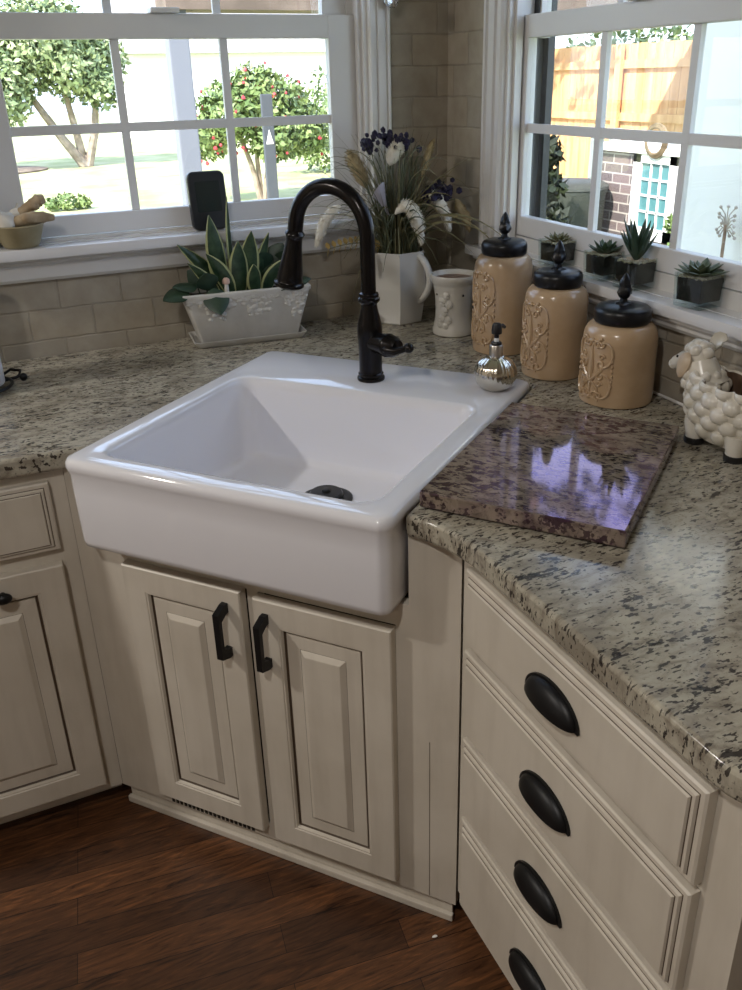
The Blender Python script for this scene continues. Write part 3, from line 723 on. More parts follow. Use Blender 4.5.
q = M(); q.lathe([(.0052,.032),(.0090,.033),(.0102,.037),(.0092,.044),(.005,.048),(0,.0485)], 16); q.build('cap', mat('mushroom_cap', (.62,.42,.34), .5), MU)

# ------------------------------------------------------------------ sill things on the left
DEV = thing('weather_display', (-.716, -.006, 1.1975), .06, 'dark handheld weather display standing upright on left window sill', 'display')
lean = Matrix.Rotation(math.radians(-7), 4, 'X')
q = M(); rr = []
for y_, i in ((-.009,.004),(-.011,.008),(.006,.004),(.009,.009)):
    pass
def rz2(hx, z0, z1, r, y): return [Vector((p.x, y, p.y)) for p in rrect(-hx, hx, z0, z1, r, 0, 5)]
q.rings([rz2(.046,.003,.143,.014,.010), rz2(.050,.0,.147,.017,.006), rz2(.050,.0,.147,.017,-.007), rz2(.047,.003,.144,.014,-.0105)], True, True, True)
q.bm.transform(lean); q.build('case', mat('charcoal_plastic', (.012,.013,.015), .38), DEV)
q = M(); q.rings([rz2(.033,.045,.122,.004,-.0102), rz2(.033,.045,.122,.004,-.0112)], True, True, True); q.bm.transform(lean)
q.build('screen', mat('dim_lcd', (.018,.028,.028), .12), DEV)
BW = thing('garlic_pot', (-1.192, -.018, 1.1975), 0, 'small tan clay pot on the left window sill holding garlic and ginger', 'pot')
q = M(); q.lathe([(.036,0),(.040,.002),(.045,.010),(.058,.048),(.060,.052),(.058,.055),(.054,.053),(.040,.012),(0,.010)], 40, cap1=False)
q.build('bowl', mottled('tan_clay', (.24,.20,.11), (.32,.27,.16), 18, .6), BW)
GAR = mottled('garlic_skin', (.60,.56,.49), (.72,.69,.63), 20, .5)
def garlic(loc, r, tilt, label):
    T = thing('garlic_bulb', loc, 0, label, 'garlic', 'garlic bulbs in the clay pot'); T.rotation_euler = tilt
    q = M(); q.lathe([(.0,-.75*r),(.35*r,-.74*r),(.82*r,-.45*r),(1.0*r,-.05*r),(.86*r,.42*r),(.5*r,.78*r),(.24*r,1.02*r),(.15*r,1.35*r),(.13*r,1.65*r),(0,1.68*r)], 40, mod=lambda a, z: 1+.06*abs(math.sin(4*a)))
    q.build('bulb', GAR, T)
garlic((-1.218, -.042, 1.262), .025, (.5, -.4, 0), 'large white garlic bulb at the front of the clay pot')
garlic((-1.190, -.004, 1.270), .019, (-.3, .5, .6), 'smaller white garlic bulb behind, partly hidden by ginger')
GIN = mottled('ginger_skin', (.30,.215,.125), (.44,.34,.22), 30, .75, bump=.4, bscale=90)
def ginger(pts, rad, label, nubs):
    T = tag(bpy.data.objects.new('ginger_root', None), label, 'ginger', 'ginger roots in the clay pot')
    bpy.data.objects.remove(T)
    q = M(); n = len(pts)
    fine, rf = [], []
    for i in range(n-1):
        for k in range(4):
            s_ = k/4; fine.append(Vector(pts[i]).lerp(Vector(pts[i+1]), s_)); rf.append((rad[i]*(1-s_)+rad[i+1]*s_)*(1+.06*math.sin(9*(i+s_))))
    fine.append(Vector(pts[-1])); rf.append(rad[-1])
    q.tube(fine, rf, 14)
    for c, r in nubs: q.ball(c, r, 14, 10, sc_=(1.2, 1, .9))
    tag(q.build('ginger_root', GIN), label, 'ginger', 'ginger roots in the clay pot')
ginger([(-1.212,-.036,1.252), (-1.19,-.050,1.262), (-1.162,-.050,1.268), (-1.132,-.040,1.266), (-1.108,-.036,1.263)], [.010,.014,.015,.013,.007], 'longer ginger root lying over the right rim of the clay pot', [((-1.17,-.055,1.268), .014)])
ginger([(-1.195,.0,1.262), (-1.175,-.012,1.278), (-1.155,-.018,1.292), (-1.135,-.016,1.303), (-1.122,-.014,1.306)], [.010,.013,.013,.015,.010], 'upper ginger root standing out of the clay pot', [((-1.150,-.02,1.292), .014)])

# ------------------------------------------------------------------ paper towel holder
T = thing('paper_towel_holder', (-1.352, -.232, H), 0, 'black wire paper towel holder with curled ball feet at left edge', 'paper towel holder')
q = M()
q.tube([(.075*math.cos(a), .075*math.sin(a), .0125) for a in [2*PI*k/40 for k in range(41)]], .004, 8)
for a0 in (.35, .35+2*PI/3, .35+4*PI/3):
    ps = [(0,0,.0125)]+[((.02+.012*k)*math.cos(a0), (.02+.012*k)*math.sin(a0), .0125) for k in range(7)]
    q.tube(ps, .004, 8); e_ = Vector((.108*math.cos(a0), .108*math.sin(a0), .010))
    q.tube([Vector(ps[-1]), (.100*math.cos(a0), .100*math.sin(a0), .016), e_], .004, 8); q.ball(e_, .0095, 14, 10)
    s2 = a0+.25; q.tube([(.10*math.cos(a0+.03), .10*math.sin(a0+.03), .014), (.112*math.cos(s2-.1), .112*math.sin(s2-.1), .022), (.10*math.cos(s2+.1), .10*math.sin(s2+.1), .024), (.078*math.cos(s2+.12), .078*math.sin(s2+.12), .018)], .0035, 8)
q.tube([(0,0,.012), (0,0,.33)], .005, 10); q.ball((0,0,.335), .011)
q.build('wire_frame', HARD, T)
T = thing('paper_towel_roll', (-1.352, -.232, H+.017), 0, 'white paper towel roll at the left edge of the counter', 'paper towel')
q = M(); q.lathe([(.020,0),(.060,0),(.061,.002),(.061,.276),(.060,.278),(.020,.278),(.020,0)], 48, cap0=False, cap1=False)
q.build('roll', mat('paper', (.72,.71,.72), .9), T)

# ------------------------------------------------------------------ granite board
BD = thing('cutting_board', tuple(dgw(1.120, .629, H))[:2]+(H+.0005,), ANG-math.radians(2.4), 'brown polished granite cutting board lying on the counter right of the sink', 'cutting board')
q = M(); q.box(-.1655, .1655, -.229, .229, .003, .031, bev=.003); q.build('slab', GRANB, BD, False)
for sx in (-1, 1):
    for sy in (-1, 1): q = M(); q.lathe([(.009,0),(.009,.0028)], 16, (sx*.14, sy*.20, 0)); q.build('rubber_foot', BLK, BD)

# ------------------------------------------------------------------ ceramic sheep planter
SHW = mottled('sheep_glaze', (.56,.52,.44), (.74,.70,.63), 14, .22, 0, .2)
SHE = mottled('sheep_ear', (.40,.29,.19), (.55,.44,.32), 14, .3)
SHB = mottled('sheep_brown', (.09,.055,.035), (.16,.10,.065), 20, .4)
SX, SY = -.100, -1.262
T = thing('sheep_planter', (SX, SY, H), 0, 'white ceramic sheep planter with woolly bumps and hollow back at right edge', 'planter')
bumps = []
for j in range(5):
    z = .034+j*.0225
    for i in range(13): bumps.append((2*PI*(i+.5*(j % 2))/13+random.uniform(-.04, .04), z+random.uniform(-.002, .002)))
def body_r(z):
    s_ = (z-.018)/.11; return .60+.42*math.sin(PI*min(1, .10+.66*s_))
rows = []
NU, NV = 150, 48
for j in range(NV+1):
    z = .018+.106*j/NV; row = []
    for i in range(NU):
        a = 2*PI*i/NU; k = body_r(z); d = 0
        for ba, bz in bumps:
            if abs(bz-z) > .015: continue
            da = (a-ba+PI) % (2*PI)-PI
            dd = (da*.075)**2+(bz-z)**2
            if dd < .0145**2: d = max(d, math.sqrt(1-dd/.0145**2)*.0105)
        f = max(0, j/NV-.7)/.3
        row.append(Vector(((.052*k+d)*math.cos(a), (.092*k+d)*math.sin(a), z+.014*f*max(0, math.sin(a))**2)))
    rows.append(row)
inner = [[Vector((p.x*.86, p.y*.88, p.z+.001)) for p in rows[-1]], [Vector((p.x*.80, p.y*.80, .045)) for p in rows[-1]]]
q = M(); q.rings(rows, True, True, False); q.build('body', SHW, T)
q = M(); q.rings([rows[-1], [Vector((p.x*.93, p.y*.94, p.z+.004)) for p in rows[-1]], inner[0], inner[1]], True, False, True, 0, [0, 0, 1, 1]); q.build('hollow', [SHW, SHB], T)
# neck + head, facing along the wall
q = M(); nk = [(0,.062,.100), (-.004,.076,.125), (-.006,.084,.150)]
q.tube(nk, [.042,.035,.028], 20)
for k in range(20):
    a = 2*PI*k/10+.3*(k//10); c = Vector(nk[0]).lerp(Vector(nk[2]), .15+.35*(k//10)); rr_ = .036-.005*(k//10)
    q.ico((c.x+rr_*math.cos(a), c.y+rr_*math.sin(a), c.z), .0135, 2, sc_=(.8,.8,1))
hc = Vector((-.006,.086,.157)); q.ball(hc, .0255, 20, 14, sc_=(.95,1.05,1))
for d in ((0,.5,.9), (-.6,.3,.75), (.6,.3,.75), (0,-.4,.95), (-.75,-.25,.6), (.75,-.25,.6), (0,-.9,.4), (-.4,.85,.5), (.4,.85,.5), (-.2,.1,1)):
    q.ico(hc+Vector(d).normalized()*.020, .0125, 2)
NK = q.build('woolly_neck', SHW, T)
q = M(); q.tube([(-.006,.098,.150), (-.005,.122,.139), (-.004,.142,.128), (-.004,.150,.123)], [.0175,.0165,.0140,.0105], 18); q.ball((-.004,.149,.1235), .0115, 14, 10)
HD = q.build('muzzle', SHW, T)
for sx in (-1, 1):
    q = M(); q.ball((-.005+sx*.0140, .128, .146), .0026, 10, 8); q.build('eye', HARD, HD)
    q = M(); q.ball((-.004+sx*.0045, .1590, .126), .0014, 8, 6); q.build('nostril', HARD, HD)
for sx in (-1, 1):
    b_ = hc+Vector((sx*.024, .002, .004))
    if sx < 0: pts = [b_+Vector((-.012*math.sin(k/6*2.0), .004*k/6, .004*math.sin(k)-.040*(k/6)**1.2)) for k in range(7)]
    else: pts = [b_+Vector((.004+.010*k/6, -.026*k/6, .022*math.sin(k/6*2.2)+.008*k/6)) for k in range(7)]
    q = M(); q.leaf(pts, [.006,.011,.014,.0145,.0125,.009,.002], (0,1,.1) if sx < 0 else (.3,.3,1), .35, .005); q.build('ear', SHW if sx > 0 else SHE, T)
for sx in (-1, 1):
    for sy in (-1, 1):
        x_, y_ = sx*.028, sy*.050
        q = M(); q.lathe([(.017,.010),(.018,.020),(.022,.040),(.022,.05)], 20, (x_, y_, 0)); L = q.build('leg', SHW, T)
        q = M(); q.lathe([(.018,0),(.0195,.003),(.0195,.0115),(.0175,.0125)], 20, (x_, y_, 0)); q.build('hoof', mat('hoof_black', (.012,.011,.011), .4), L)

# ------------------------------------------------------------------ succulents in glass cubes
SOIL = mottled('dark_potting_soil', (.012,.010,.009), (.035,.028,.024), 80, .95, bump=.5, bscale=200)
PEB = mottled('pale_gravel', (.42,.35,.25), (.62,.54,.42), 150, .8)
def cube_pot(loc, rz, w, h, label):
    T = thing('succulent_pot', loc, rz, label, 'potted succulent', 'succulents in glass cubes on the right sill')
    k = .92; hw = w/2; q = M()
    def sq(s_, z, r=.002): return rrect(-s_, s_, -s_, s_, r, z, 2)
    q.rings([sq(hw*k,0), sq(hw*k+.0005,.002), sq(hw,h), sq(hw-.0025,h), sq(hw*k-.0025,.012)], True, True, True); q.build('glass_cube', CUBEG, T, True, 30)
    q = M(); q.rings([sq(hw*k-.0034,.0125), sq(hw-.0044,h-.010)], True, True, True); q.build('soil', SOIL, T, False)
    q = M()
    n_ = 9; st = (hw-.005)*2/n_
    for i in range(n_):
        for j in range(n_):
            q.ico((-(hw-.005)+st*(i+.5)+random.uniform(-.001,.001), -(hw-.005)+st*(j+.5)+random.uniform(-.001,.001), h-.0065+random.uniform(-.001,.0015)), st*.56, 1, sc_=(1,1,.75), jit=.2)
    tag(q.build('gravel', PEB, T), kind='stuff')
    return T
def fat_leaf(q, base, d, L, w, th, curl=.0, mi=0):
    d = Vector(d).normalized(); sd = d.cross(Vector((0,0,1)))
    if sd.length < .05: sd = Vector((1,0,0))
    sd.normalize(); nn = sd.cross(d).normalized(); rows = []
    for k, f in enumerate((.45,.8,1,.92,.62,.05)):
        s_ = k/5; c = Vector(base)+d*(L*s_)+Vector((0,0,curl*L*s_*s_))
        rows.append([c+sd*(w*f*math.cos(a))+nn*(th*f*math.sin(a)) for a in [2*PI*i/8 for i in range(8)]])
    q.rings(rows, True, True, True, mi)
def rosette(T, z, spec, m_, label=None):
    q = M()
    for n_, el, L, w, th, curl, off in spec:
        for i in range(n_):
            a = 2*PI*i/n_+off; fat_leaf(q, (0,0,z), (math.cos(a)*math.cos(el), math.sin(a)*math.cos(el), math.sin(el)), L*random.uniform(.9,1.1), w, th, curl)
    q.build('succulent', m_, T, True, 60)
S1 = mottled('sage_leaf', (.10,.105,.05), (.18,.17,.085), 40, .5); S2 = mottled('green_leaf', (.028,.055,.028), (.055,.09,.045), 40, .45)
S3 = mottled('blue_green_leaf', (.022,.05,.032), (.045,.08,.05), 40, .4); S4 = mottled('grey_green_leaf', (.055,.08,.042), (.10,.125,.07), 40, .5)
ZS = 1.125
P1 = cube_pot((.004, -.562, ZS), .10, .070, .062, 'glass cube with small yellowish rosette, nearest the window corner')
rosette(P1, .054, [(8,.30,.036,.008,.003,.1,0), (6,.75,.028,.007,.003,.1,.3), (4,1.2,.018,.005,.003,0,.1)], S1)
P2 = cube_pot((.004, -.742, ZS), .10, .068, .062, 'glass cube with pointed green rosette, second from the corner')
rosette(P2, .054, [(9,.35,.042,.008,.003,.15,0), (7,.8,.040,.0075,.003,.05,.3), (5,1.15,.034,.006,.003,0,.1)], S2)
P3 = cube_pot((.004, -.850, ZS), .10, .070, .064, 'glass cube with tall spiky aloe-like leaves')
rosette(P3, .055, [(7,.95,.075,.0075,.0035,.12,0), (6,1.2,.095,.008,.004,.05,.4), (3,1.42,.08,.007,.004,0,.2)], S3)
P4 = cube_pot((.002, -1.045, ZS), .10, .072, .066, 'glass cube with wide flat grey-green rosette, nearest the sheep')
rosette(P4, .060, [(8,.18,.058,.0115,.0035,.10,.2), (7,.5,.046,.011,.0035,.1,.5), (5,1.0,.03,.009,.0035,0,.1)], S4)

# ------------------------------------------------------------------ small things
q = M(); q.tube([(-.013,-.90,.9185), (-.012,-.98,.9185), (-.013,-1.06,.9185), (-.016,-1.14,.9185), (-.014,-1.26,.9185), (-.013,-1.45,.9185)], .0033, 8)
tag(q.build('cord', mat('white_cord', (.72,.71,.70), .4)), 'thin white cord lying along the wall behind the sheep', 'cord')
T = thing('crystal_knob', (-.193, -.023, 1.742), 0, 'clear faceted crystal tieback knob on the left window casing', 'knob')
q = M(); q.lathe([(.012,-.014),(.020,-.006),(.022,.002),(.016,.012),(.006,.018)], 10, (0,-.024,0), mat=Matrix.Rotation(PI/2, 3, 'X')); q.build('crystal', CRYS, T, False)
q = M(); q.lathe([(.014,0),(.014,.004),(.006,.006),(.006,.014)], 16, mat=Matrix.Rotation(PI/2, 3, 'X')); q.build('mount', mat('chrome', (.7,.7,.7), .12, 1), T)
q = M(); q.ico((-.727,-1.302,.0018), .0045, 1, sc_=(1.3,.8,.35), jit=.2); tag(q.build('paper_scrap', mat('paper_white', (.8,.78,.75), .8)), 'tiny white scrap lying on the wood floor', 'scrap')

# ------------------------------------------------------------------ outdoors
LAWN = mottled('sunlit_lawn', (.30,.34,.13), (.52,.50,.28), 1.2, .9)
q = M(); q.box(-40, 40, -20, 60, -.2, -.12); tag(q.build('lawn_ground', LAWN, None, False), 'sunlit pale lawn beyond the left window', kind='structure')
WP = mat('white_paint_outdoor', (.85,.85,.84), .5)
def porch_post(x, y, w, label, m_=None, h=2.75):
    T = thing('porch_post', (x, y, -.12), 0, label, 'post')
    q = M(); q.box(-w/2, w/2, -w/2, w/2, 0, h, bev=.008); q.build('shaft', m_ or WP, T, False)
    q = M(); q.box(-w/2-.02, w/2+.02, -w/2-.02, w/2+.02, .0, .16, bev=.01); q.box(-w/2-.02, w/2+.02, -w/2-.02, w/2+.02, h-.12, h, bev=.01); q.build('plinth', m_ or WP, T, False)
porch_post(-.03, 3.2, .12, 'white porch post with shade put into its colour, seen through the middle panes of the left window', mat('shaded_white_post', (.20,.21,.25), .6))  # grey colour stands in for shade on a white post
porch_post(1.42, .150, .42, 'broad white porch column at the right of the right window', h=2.62)
LEAF = mottled('bush_leaf', (.10,.17,.05), (.26,.34,.12), 3, .55); LEAF2 = mottled('tree_leaf', (.17,.24,.10), (.36,.42,.22), 3, .55); BARK = mottled('bark', (.22,.17,.13), (.40,.33,.27), 6, .9)
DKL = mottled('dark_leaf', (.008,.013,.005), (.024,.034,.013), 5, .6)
def bush(name, loc, blobs, n, ls, leafm, label, cat, group=None, trunks=(), flowers=0, fills=None, gaps=()):
    T = thing(name, loc, 0, label, cat, group)
    if trunks:
        q = M()
        for ps, r in trunks: q.tube(ps, [r*(1-.5*k/(len(ps)-1)) for k in range(len(ps))], 8)
        q.build('trunk', BARK, T)
    q = M()
    if fills:                                   # a wide canopy, gaps left open to shape sky reflections
        (x0, y0, z0), (x1, y1, z1) = fills; blobs = []
        while len(blobs) < 230:
            c = Vector((random.uniform(x0, x1), random.uniform(y0, y1), random.uniform(z0, z1)))
            if all((c+Vector(loc)-Vector(g_)).length > .98 for g_ in gaps): blobs.append((c.x, c.y, c.z, random.uniform(.35, .55)))
    tot = sum(b[3]**2 for b in blobs)
    def pick():
        x = random.uniform(0, tot)
        for b in blobs:
            x -= b[3]**2
            if x <= 0: break
        d = Vector((random.gauss(0,1), random.gauss(0,1), random.gauss(0,1))).normalized()
        return b, d
    for k in range(n):
        b, d = pick(); rr_ = b[3]*random.uniform(.55, 1.05)
        c = Vector(b[:3])+Vector((d.x*rr_, d.y*rr_, d.z*rr_*.85))
        u = Vector((random.gauss(0,1), random.gauss(0,1), random.gauss(0,1))).normalized(); w_ = u.cross(d+Vector((.1,.2,.3))).normalized()
        s_ = ls*random.uniform(.6, 1.3)
        a_ = [c-u*s_, c+w_*s_*.5-u*s_*.1, c+u*s_, c-w_*s_*.5-u*s_*.1]
        q.bm.faces.new([q.bm.verts.new(p) for p in a_])
    q.build('foliage', leafm, T, False)
    if flowers:
        q = M()
        for k in range(flowers):
            b, d = pick(); d.y = -abs(d.y); c = Vector(b[:3])+d*b[3]*1.0; q.ico(c, random.uniform(.020, .034), 1, jit=.2)
        tag(q.build('blossoms', mat('camellia_red', (.55,.06,.08), .6), T), kind='stuff')
    return T
bush('flowering_bush', (2.75, 10.9, -.12), [(-.35,0,1.25,.55),(.35,.1,1.35,.5),(0,0,1.55,.42),(-.75,.1,.95,.4),(.75,0,1.0,.45),(.2,-.2,.9,.4)], 8000, .055, LEAF, 'green bush with red flowers beyond the left window, right of white post', 'bush', None,
     [([(0,0,0),(-.1,0,.5),(-.3,0,1.1)], .05), ([(.05,0,0),(.15,0,.5),(.35,0,1.1)], .05), ([(.02,.02,0),(0,.05,.6),(.05,0,1.3)], .045)], 46)
bush('shade_tree', (1.0, 19, -.12), [(-1.2,0,2.0,.9),(.2,0,2.1,.9),(-.3,0,2.7,1.0),(.75,.2,2.2,.7),(-2.2,.3,2.2,1.2),(.7,-.3,1.6,.5),(-1.3,-.4,1.4,.6)], 15000, .08, LEAF2, 'leafy multi-trunk tree at the left of the left window', 'tree', None,
     [([(.2,0,0),(-.2,0,.6),(-.9,0,1.8)], .12), ([(.25,0,0),(.5,0,.7),(.7,0,1.8)], .11), ([(.2,.1,0),(.1,0,.8),(-.1,0,2.2)], .1)])
bush('garden_shrub', (5.3, 14.5, -.12), [(0,0,.45,.6),(0,0,.9,.8),(-.6,0,.7,.6),(.7,0,1.0,.7),(.1,0,1.5,.5)], 3000, .06, LEAF, 'plain green shrub behind the right of the red-flowered bush', 'bush')
bush('low_shrub', (-.02, 11.5, -.12), [(0,0,.12,.16),(.22,0,.1,.13),(-.2,0,.1,.12)], 700, .035, LEAF, 'low green mound on the sunny lawn', 'bush')
MUL = mottled('mulch', (.10,.07,.05), (.25,.19,.14), 4, .95)
q = M(); q.rings([[Vector((-2.2+2.6*math.cos(a), 19+1.4*math.sin(a), z)) for a in [2*PI*k/28 for k in range(28)]] for z in (-.119, -.09)], True, True, True); tag(q.build('mulch_bed', MUL), 'brown mulch bed under the tree', kind='structure')
GP = thing('garden_post', (2.40, 9.2, -.12), 0, 'slim grey garden post with white triangle before the red-flowered bush', 'post')
q = M(); q.box(-.075, .075, -.03, .03, 0, 1.52, bev=.01); q.build('post', mat('grey_post', (.07,.08,.10), .7), GP, False)
q = M(); q.rings([[Vector((-.05,-.036,.92)), Vector((.05,-.036,.92)), Vector((0,-.036,1.10))], [Vector((-.05,-.031,.92)), Vector((.05,-.031,.92)), Vector((0,-.031,1.10))]], True, True, True); q.build('white_triangle', WP, GP, False)
# porch eave above the left window view
q = M(); q.box(-.1, 5.5, 3.06, 3.34, 1.93, 2.2); q.box(-.1, 5.5, 3.0, 5.2, 2.3, 2.36); tag(q.build('porch_roof', mottled('eave_brown', (.12,.09,.07), (.2,.15,.12), 4, .8), None, False), 'brown porch eave beyond the left window', kind='structure')
# neighbouring white house far away
NH = thing('neighbour_house', (9.5, 27, -.12), 0, 'distant white house behind the garden bushes', 'house')
q = M(); q.box(-5.5, 5.5, 0, 5, 0, 2.5); q.build('wall', WP, NH, False)
q = M(); q.prism([(-.4, 2.5), (2.5, 4.3), (5.4, 2.5)], -6, 6); o = q.build('roof', mat('grey_shingle', (.35,.33,.32), .8), NH, False)
for vv in o.data.vertices: c = vv.co.copy(); vv.co = Vector((c.z, c.x, c.y))
# --- right window view
bush('added_canopy_tree', (4.6, 8.6, -.12), None, 14000, .12, DKL, 'added dark-leaved tree beyond the right window, its canopy gapped to shape sky reflections', 'tree', None, [([(0,0,0),(.1,-.3,2),(-.2,-1.5,4.2),(-.4,-3.2,5.2)], .16), ([(0,-.2,2.2),(0,.6,4),(-.2,1,5.5)], .1)], fills=((-.6,-8.3,3.4),(.9,2.2,7.4)), gaps=((4.2,5.2,4.4),(4.2,4.65,5.0),(4.2,5.95,4.95),(4.2,4.35,4.45),(4.2,5.75,5.6),(4.2,3.3,4.1)))  # unseen tree, added to block sky and shape reflections on board and counter
CED = mat('cedar_boards', (.62,.34,.15), .7); t = NT(CED)
nz = t.noise(t.coord(scale=(1,1,.08)), 12, 5); t.base(t.ramp(nz, [(.3, (.55,.28,.12)), (.7, (.78,.48,.25))]))
FN = thing('wooden_fence', (6.0, 0, -.12), 0, 'sunlit orange cedar board fence beyond the right window', 'fence')
q = M(); y_ = 3.5
while y_ < 9.6:
    q.box(-.012, .012, y_, y_+.138, .02, 1.98+random.uniform(-.006,.006)); y_ += .143
q.build('boards', CED, FN, False)
for z_ in (.35, 1.15, 1.72):
    q = M(); q.box(-.06, -.013, 3.5, 9.6, z_, z_+.09); q.build('rail', CED, FN, False)
for y_ in (3.7, 5.2, 6.55, 8.2):
    q = M(); q.box(-.11, -.061, y_, y_+.10, 0, 1.98); q.build('fence_post', CED, FN, False)
bush('hedge_shrub', (7.4, 7.6, -.12), [(0,0,.55,.65),(0,-1.2,1.7,.7),(0,0,1.85,.75),(0,1.1,1.75,.75),(.2,-2.2,1.8,.7),(0,0,1.0,.9)], 4200, .06, LEAF, 'green hedge rising behind the orange cedar fence', 'hedge')
BRK = mat('outdoor_brick', (.2,.15,.13), .85); t = NT(BRK)
c = t.n('ShaderNodeTexCoord'); sp = t.n('ShaderNodeSeparateXYZ'); cb = t.n('ShaderNodeCombineXYZ'); t.l(c.outputs['Object'], sp.inputs[0]); t.l(sp.outputs[1], cb.inputs[0]); t.l(sp.outputs[2], cb.inputs[1])
b = t.n('ShaderNodeTexBrick')
for k, qv in (('Scale', 1), ('Mortar Size', .006), ('Brick Width', .2), ('Row Height', .07)): b.inputs[k].default_value = qv
b.inputs['Color1'].default_value = (.20,.15,.15,1); b.inputs['Color2'].default_value = (.10,.085,.09,1); b.inputs['Mortar'].default_value = (.4,.37,.35,1)
t.l(cb.outputs[0], b.inputs['Vector']); t.base(b.outputs['Color'])
SHD = thing('reflection_shed', (3.2, 0, -.12), 0, 'low brick shed with white framed teal window, standing in for a reflection in the right window', 'shed')  # shed, bin and shrubs stand in for a hazy reflection in the pane
q = M(); q.box(0, .9, 1.95, 3.35, 0, 1.14); q.build('wall', BRK, SHD, False)
q = M(); q.box(-.05, .95, 1.9, 3.40, 1.14, 1.19, bev=.01); q.build('roof', WP, SHD, False)
q = M()
q.box(-.03, -.001, 2.48, 2.56, .55, 1.16); q.box(-.03, -.001, 2.86, 2.94, .55, 1.16); q.box(-.03, -.001, 2.48, 2.94, 1.08, 1.16); q.box(-.03, -.001, 2.48, 2.94, .55, .63)
for k in (1, 2): q.box(-.02, -.004, 2.56+.1*k-.007, 2.56+.1*k+.007, .63, 1.08)
for k in (1, 2, 3): q.box(-.02, -.004, 2.56, 2.86, .63+.1125*k-.007, .63+.1125*k+.007)
FR = q.build('window_frame', WP, SHD, False)
q = M(); q.box(-.008, -.002, 2.56, 2.86, .63, 1.08); q.build('window_glass', mat('teal_pane', (.075,.20,.22), .35), FR, False)
WR = thing('wreath', (3.145, 2.70, 1.115), 0, 'round twig wreath hanging on the low brick shed', 'wreath')
q = M()
for k in range(9):
    of = random.uniform(-.012, .012); q.tube([(of*.6, (.10+of)*math.cos(a), (.10+of)*math.sin(a)) for a in [2*PI*i/28 for i in range(29)]], .009, 6)
q.build('twigs', mottled('twig_brown', (.10,.07,.04), (.22,.16,.10), 20, .9), WR)
ORN = thing('wire_tree_ornament', (1.16, .03, .95), 0, 'small rusty wire tree ornament standing on a stand by the white column', 'ornament')
q = M(); q.tube([(0,0,-1.07),(0,0,.03),(.0,.0,.10)], .006, 8); q.build('stand', mottled('rusty_iron', (.20,.13,.09), (.34,.24,.17), 20, .8), ORN)
q = M()
for k in range(16):
    a = 2*PI*k/16; r_ = random.uniform(.03, .06); e_ = (.3*r_*math.cos(a*3), r_*math.cos(a), .10+r_*math.sin(a)*1.2)
    q.tube([(0,0,.08), (0, e_[1]*.5, .09+.5*(e_[2]-.09)+.01), e_], .0022, 5); q.ico(e_, .007, 1)
q.build('wire_branches', mottled('pale_wire', (.35,.30,.25), (.5,.45,.4), 20, .7), ORN)
BIN = thing('reflection_bin', (2.88, 3.30, -.12), 0, 'grey-green round bin standing in for part of the reflection in the right window', 'bin')
q = M(); q.lathe([(.22,0),(.24,.02),(.275,.84),(.285,.86),(.285,.88),(.26,.88)], 32); q.build('drum', mottled('bin_grey', (.035,.042,.036), (.06,.066,.056), 6, .6), BIN)
q = M(); q.lathe([(.28,.88),(.295,.885),(.295,.905),(.25,.93),(.05,.94),(0,.94)], 32); q.build('lid', mottled('bin_lid', (.05,.056,.05), (.08,.085,.078), 6, .5), BIN)
for y_, lb in ((3.62, 'white wooden stake beside the left of the grey-green bin'), (3.86, 'white wooden stake farther left of the grey-green bin')):
    q = M(); q.box(3.5, 3.57, y_-.035, y_+.035, -.12, 1.15, bev=.006); tag(q.build('white_stake', WP, None, False), lb, 'stake', 'white stakes by the bin')
bush('reflection_shrub', (2.25, 2.70, -.12), [(0,0,1.0,.13),(.02,.03,1.2,.10),(0,-.04,.75,.15),(0,0,.5,.18)], 900, .045, DKL, 'dark leafy shrub standing in for part of the reflection at the left of the right window', 'bush', None, [([(0,0,0),(0,0,1.0)], .02)])
bush('small_shrub', (2.96, 2.12, -.12), [(0,0,.55,.12),(0,.04,.75,.10),(0,0,.25,.12)], 700, .035, LEAF, 'small green shrub against the brick shed', 'bush')

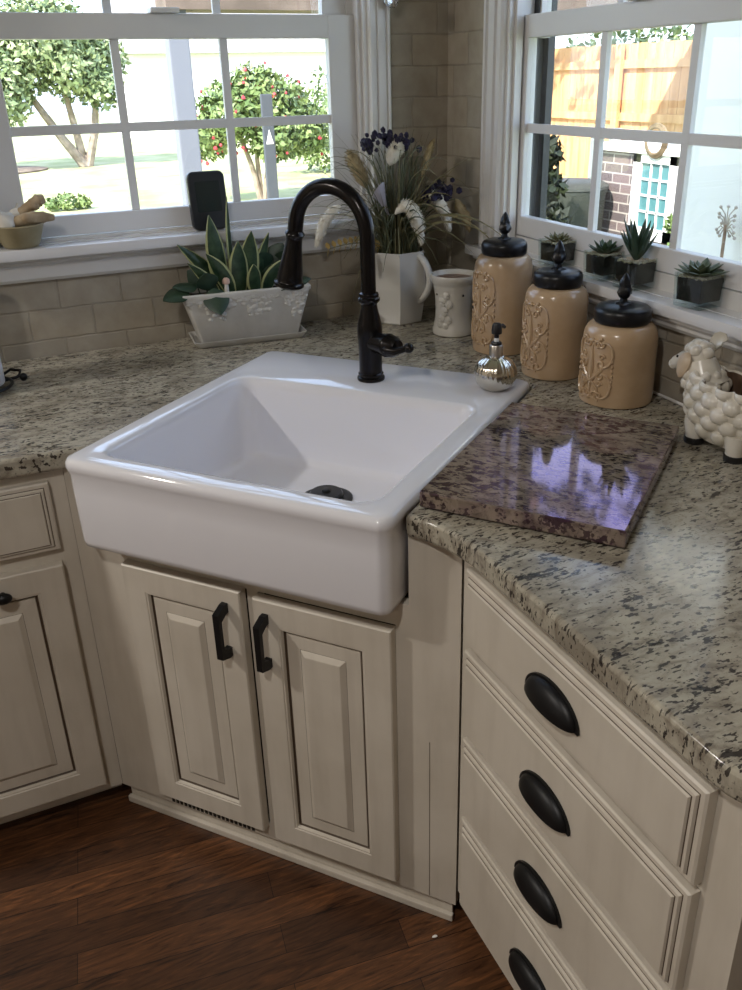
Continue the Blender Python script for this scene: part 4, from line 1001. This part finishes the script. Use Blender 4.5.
# ------------------------------------------------------------------ light
w = bpy.data.worlds.new('sky'); sc.world = w; w.use_nodes = True; nt = w.node_tree
bg = nt.nodes['Background']; sky = nt.nodes.new('ShaderNodeTexSky'); sky.sky_type = 'NISHITA'; sky.sun_disc = False; sky.sun_elevation = math.radians(42); sky.sun_rotation = math.radians(235)
mx = nt.nodes.new('ShaderNodeMix'); mx.data_type = 'RGBA'; mx.inputs[0].default_value = .5; mx.inputs[7].default_value = (5.2,6.4,8.8,1)
nt.links.new(sky.outputs[0], mx.inputs[6]); nt.links.new(mx.outputs[2], bg.inputs[0]); bg.inputs[1].default_value = .62
def light(typ, name, loc, energy, col, size=.3, target=None, **kw):
    d = bpy.data.lights.new(name, typ); d.energy = energy; d.color = col
    if typ == 'AREA': d.size = size; d.shape = 'DISK'
    for k, v in kw.items(): setattr(d, k, v)
    o = bpy.data.objects.new(name, d); COL.objects.link(o); o.location = loc
    tv = Vector(target if target else (loc[0], loc[1], 0))-Vector(loc)
    o.rotation_euler = tv.to_track_quat('-Z', 'Y').to_euler(); return o
sun = light('SUN', 'sun', (0,0,10), 13, (1,.93,.82), target=(.62*10, .42*10, 10-.66*10)); sun.data.angle = math.radians(1)
light('AREA', 'fill_lamp', (-3.3, -.50, 2.58), 44, (1,.955,.89), .16)
light('AREA', 'fill_lamp', (-1.9, -2.3, 2.58), 22, (1,.955,.90), .16)
light('AREA', 'fill_lamp', (-3.4, -3.8, 2.58), 9, (1,.955,.90), .5)  # added fill light behind the camera, no lamp seen there

# ------------------------------------------------------------------ camera
Cc = Vector((-1.2829, -2.3357, 1.5554)); yaw, pit, rol = 1.1451, -.424, -.0228; Fpx, ppx, ppy = 860.0, 384.2258, 466.3796
fw = Vector((math.cos(pit)*math.cos(yaw), math.cos(pit)*math.sin(yaw), math.sin(pit)))
rt = Vector((math.sin(yaw), -math.cos(yaw), 0)); up = rt.cross(fw)
r2 = rt*math.cos(rol)+up*math.sin(rol); u2 = -rt*math.sin(rol)+up*math.cos(rol)
cd = bpy.data.cameras.new('camera'); cam = bpy.data.objects.new('camera', cd); COL.objects.link(cam); sc.camera = cam
cam.matrix_world = Matrix(((r2.x, u2.x, -fw.x, Cc.x), (r2.y, u2.y, -fw.y, Cc.y), (r2.z, u2.z, -fw.z, Cc.z), (0,0,0,1)))
cd.sensor_fit = 'HORIZONTAL'; cd.sensor_width = 36; cd.lens = Fpx/742*36; cd.clip_start = .02; cd.clip_end = 200
cd.shift_x = (371-ppx)/742; cd.shift_y = (ppy-495)/742
sc.view_settings.view_transform = 'Standard'; sc.view_settings.look = 'None'; sc.view_settings.exposure = -.1; sc.view_settings.gamma = 1
sc.cycles.max_bounces = 10; sc.cycles.diffuse_bounces = 4; sc.cycles.transparent_max_bounces = 16; sc.cycles.sample_clamp_indirect = 6
sc.cycles.caustics_reflective = False; sc.cycles.caustics_refractive = False
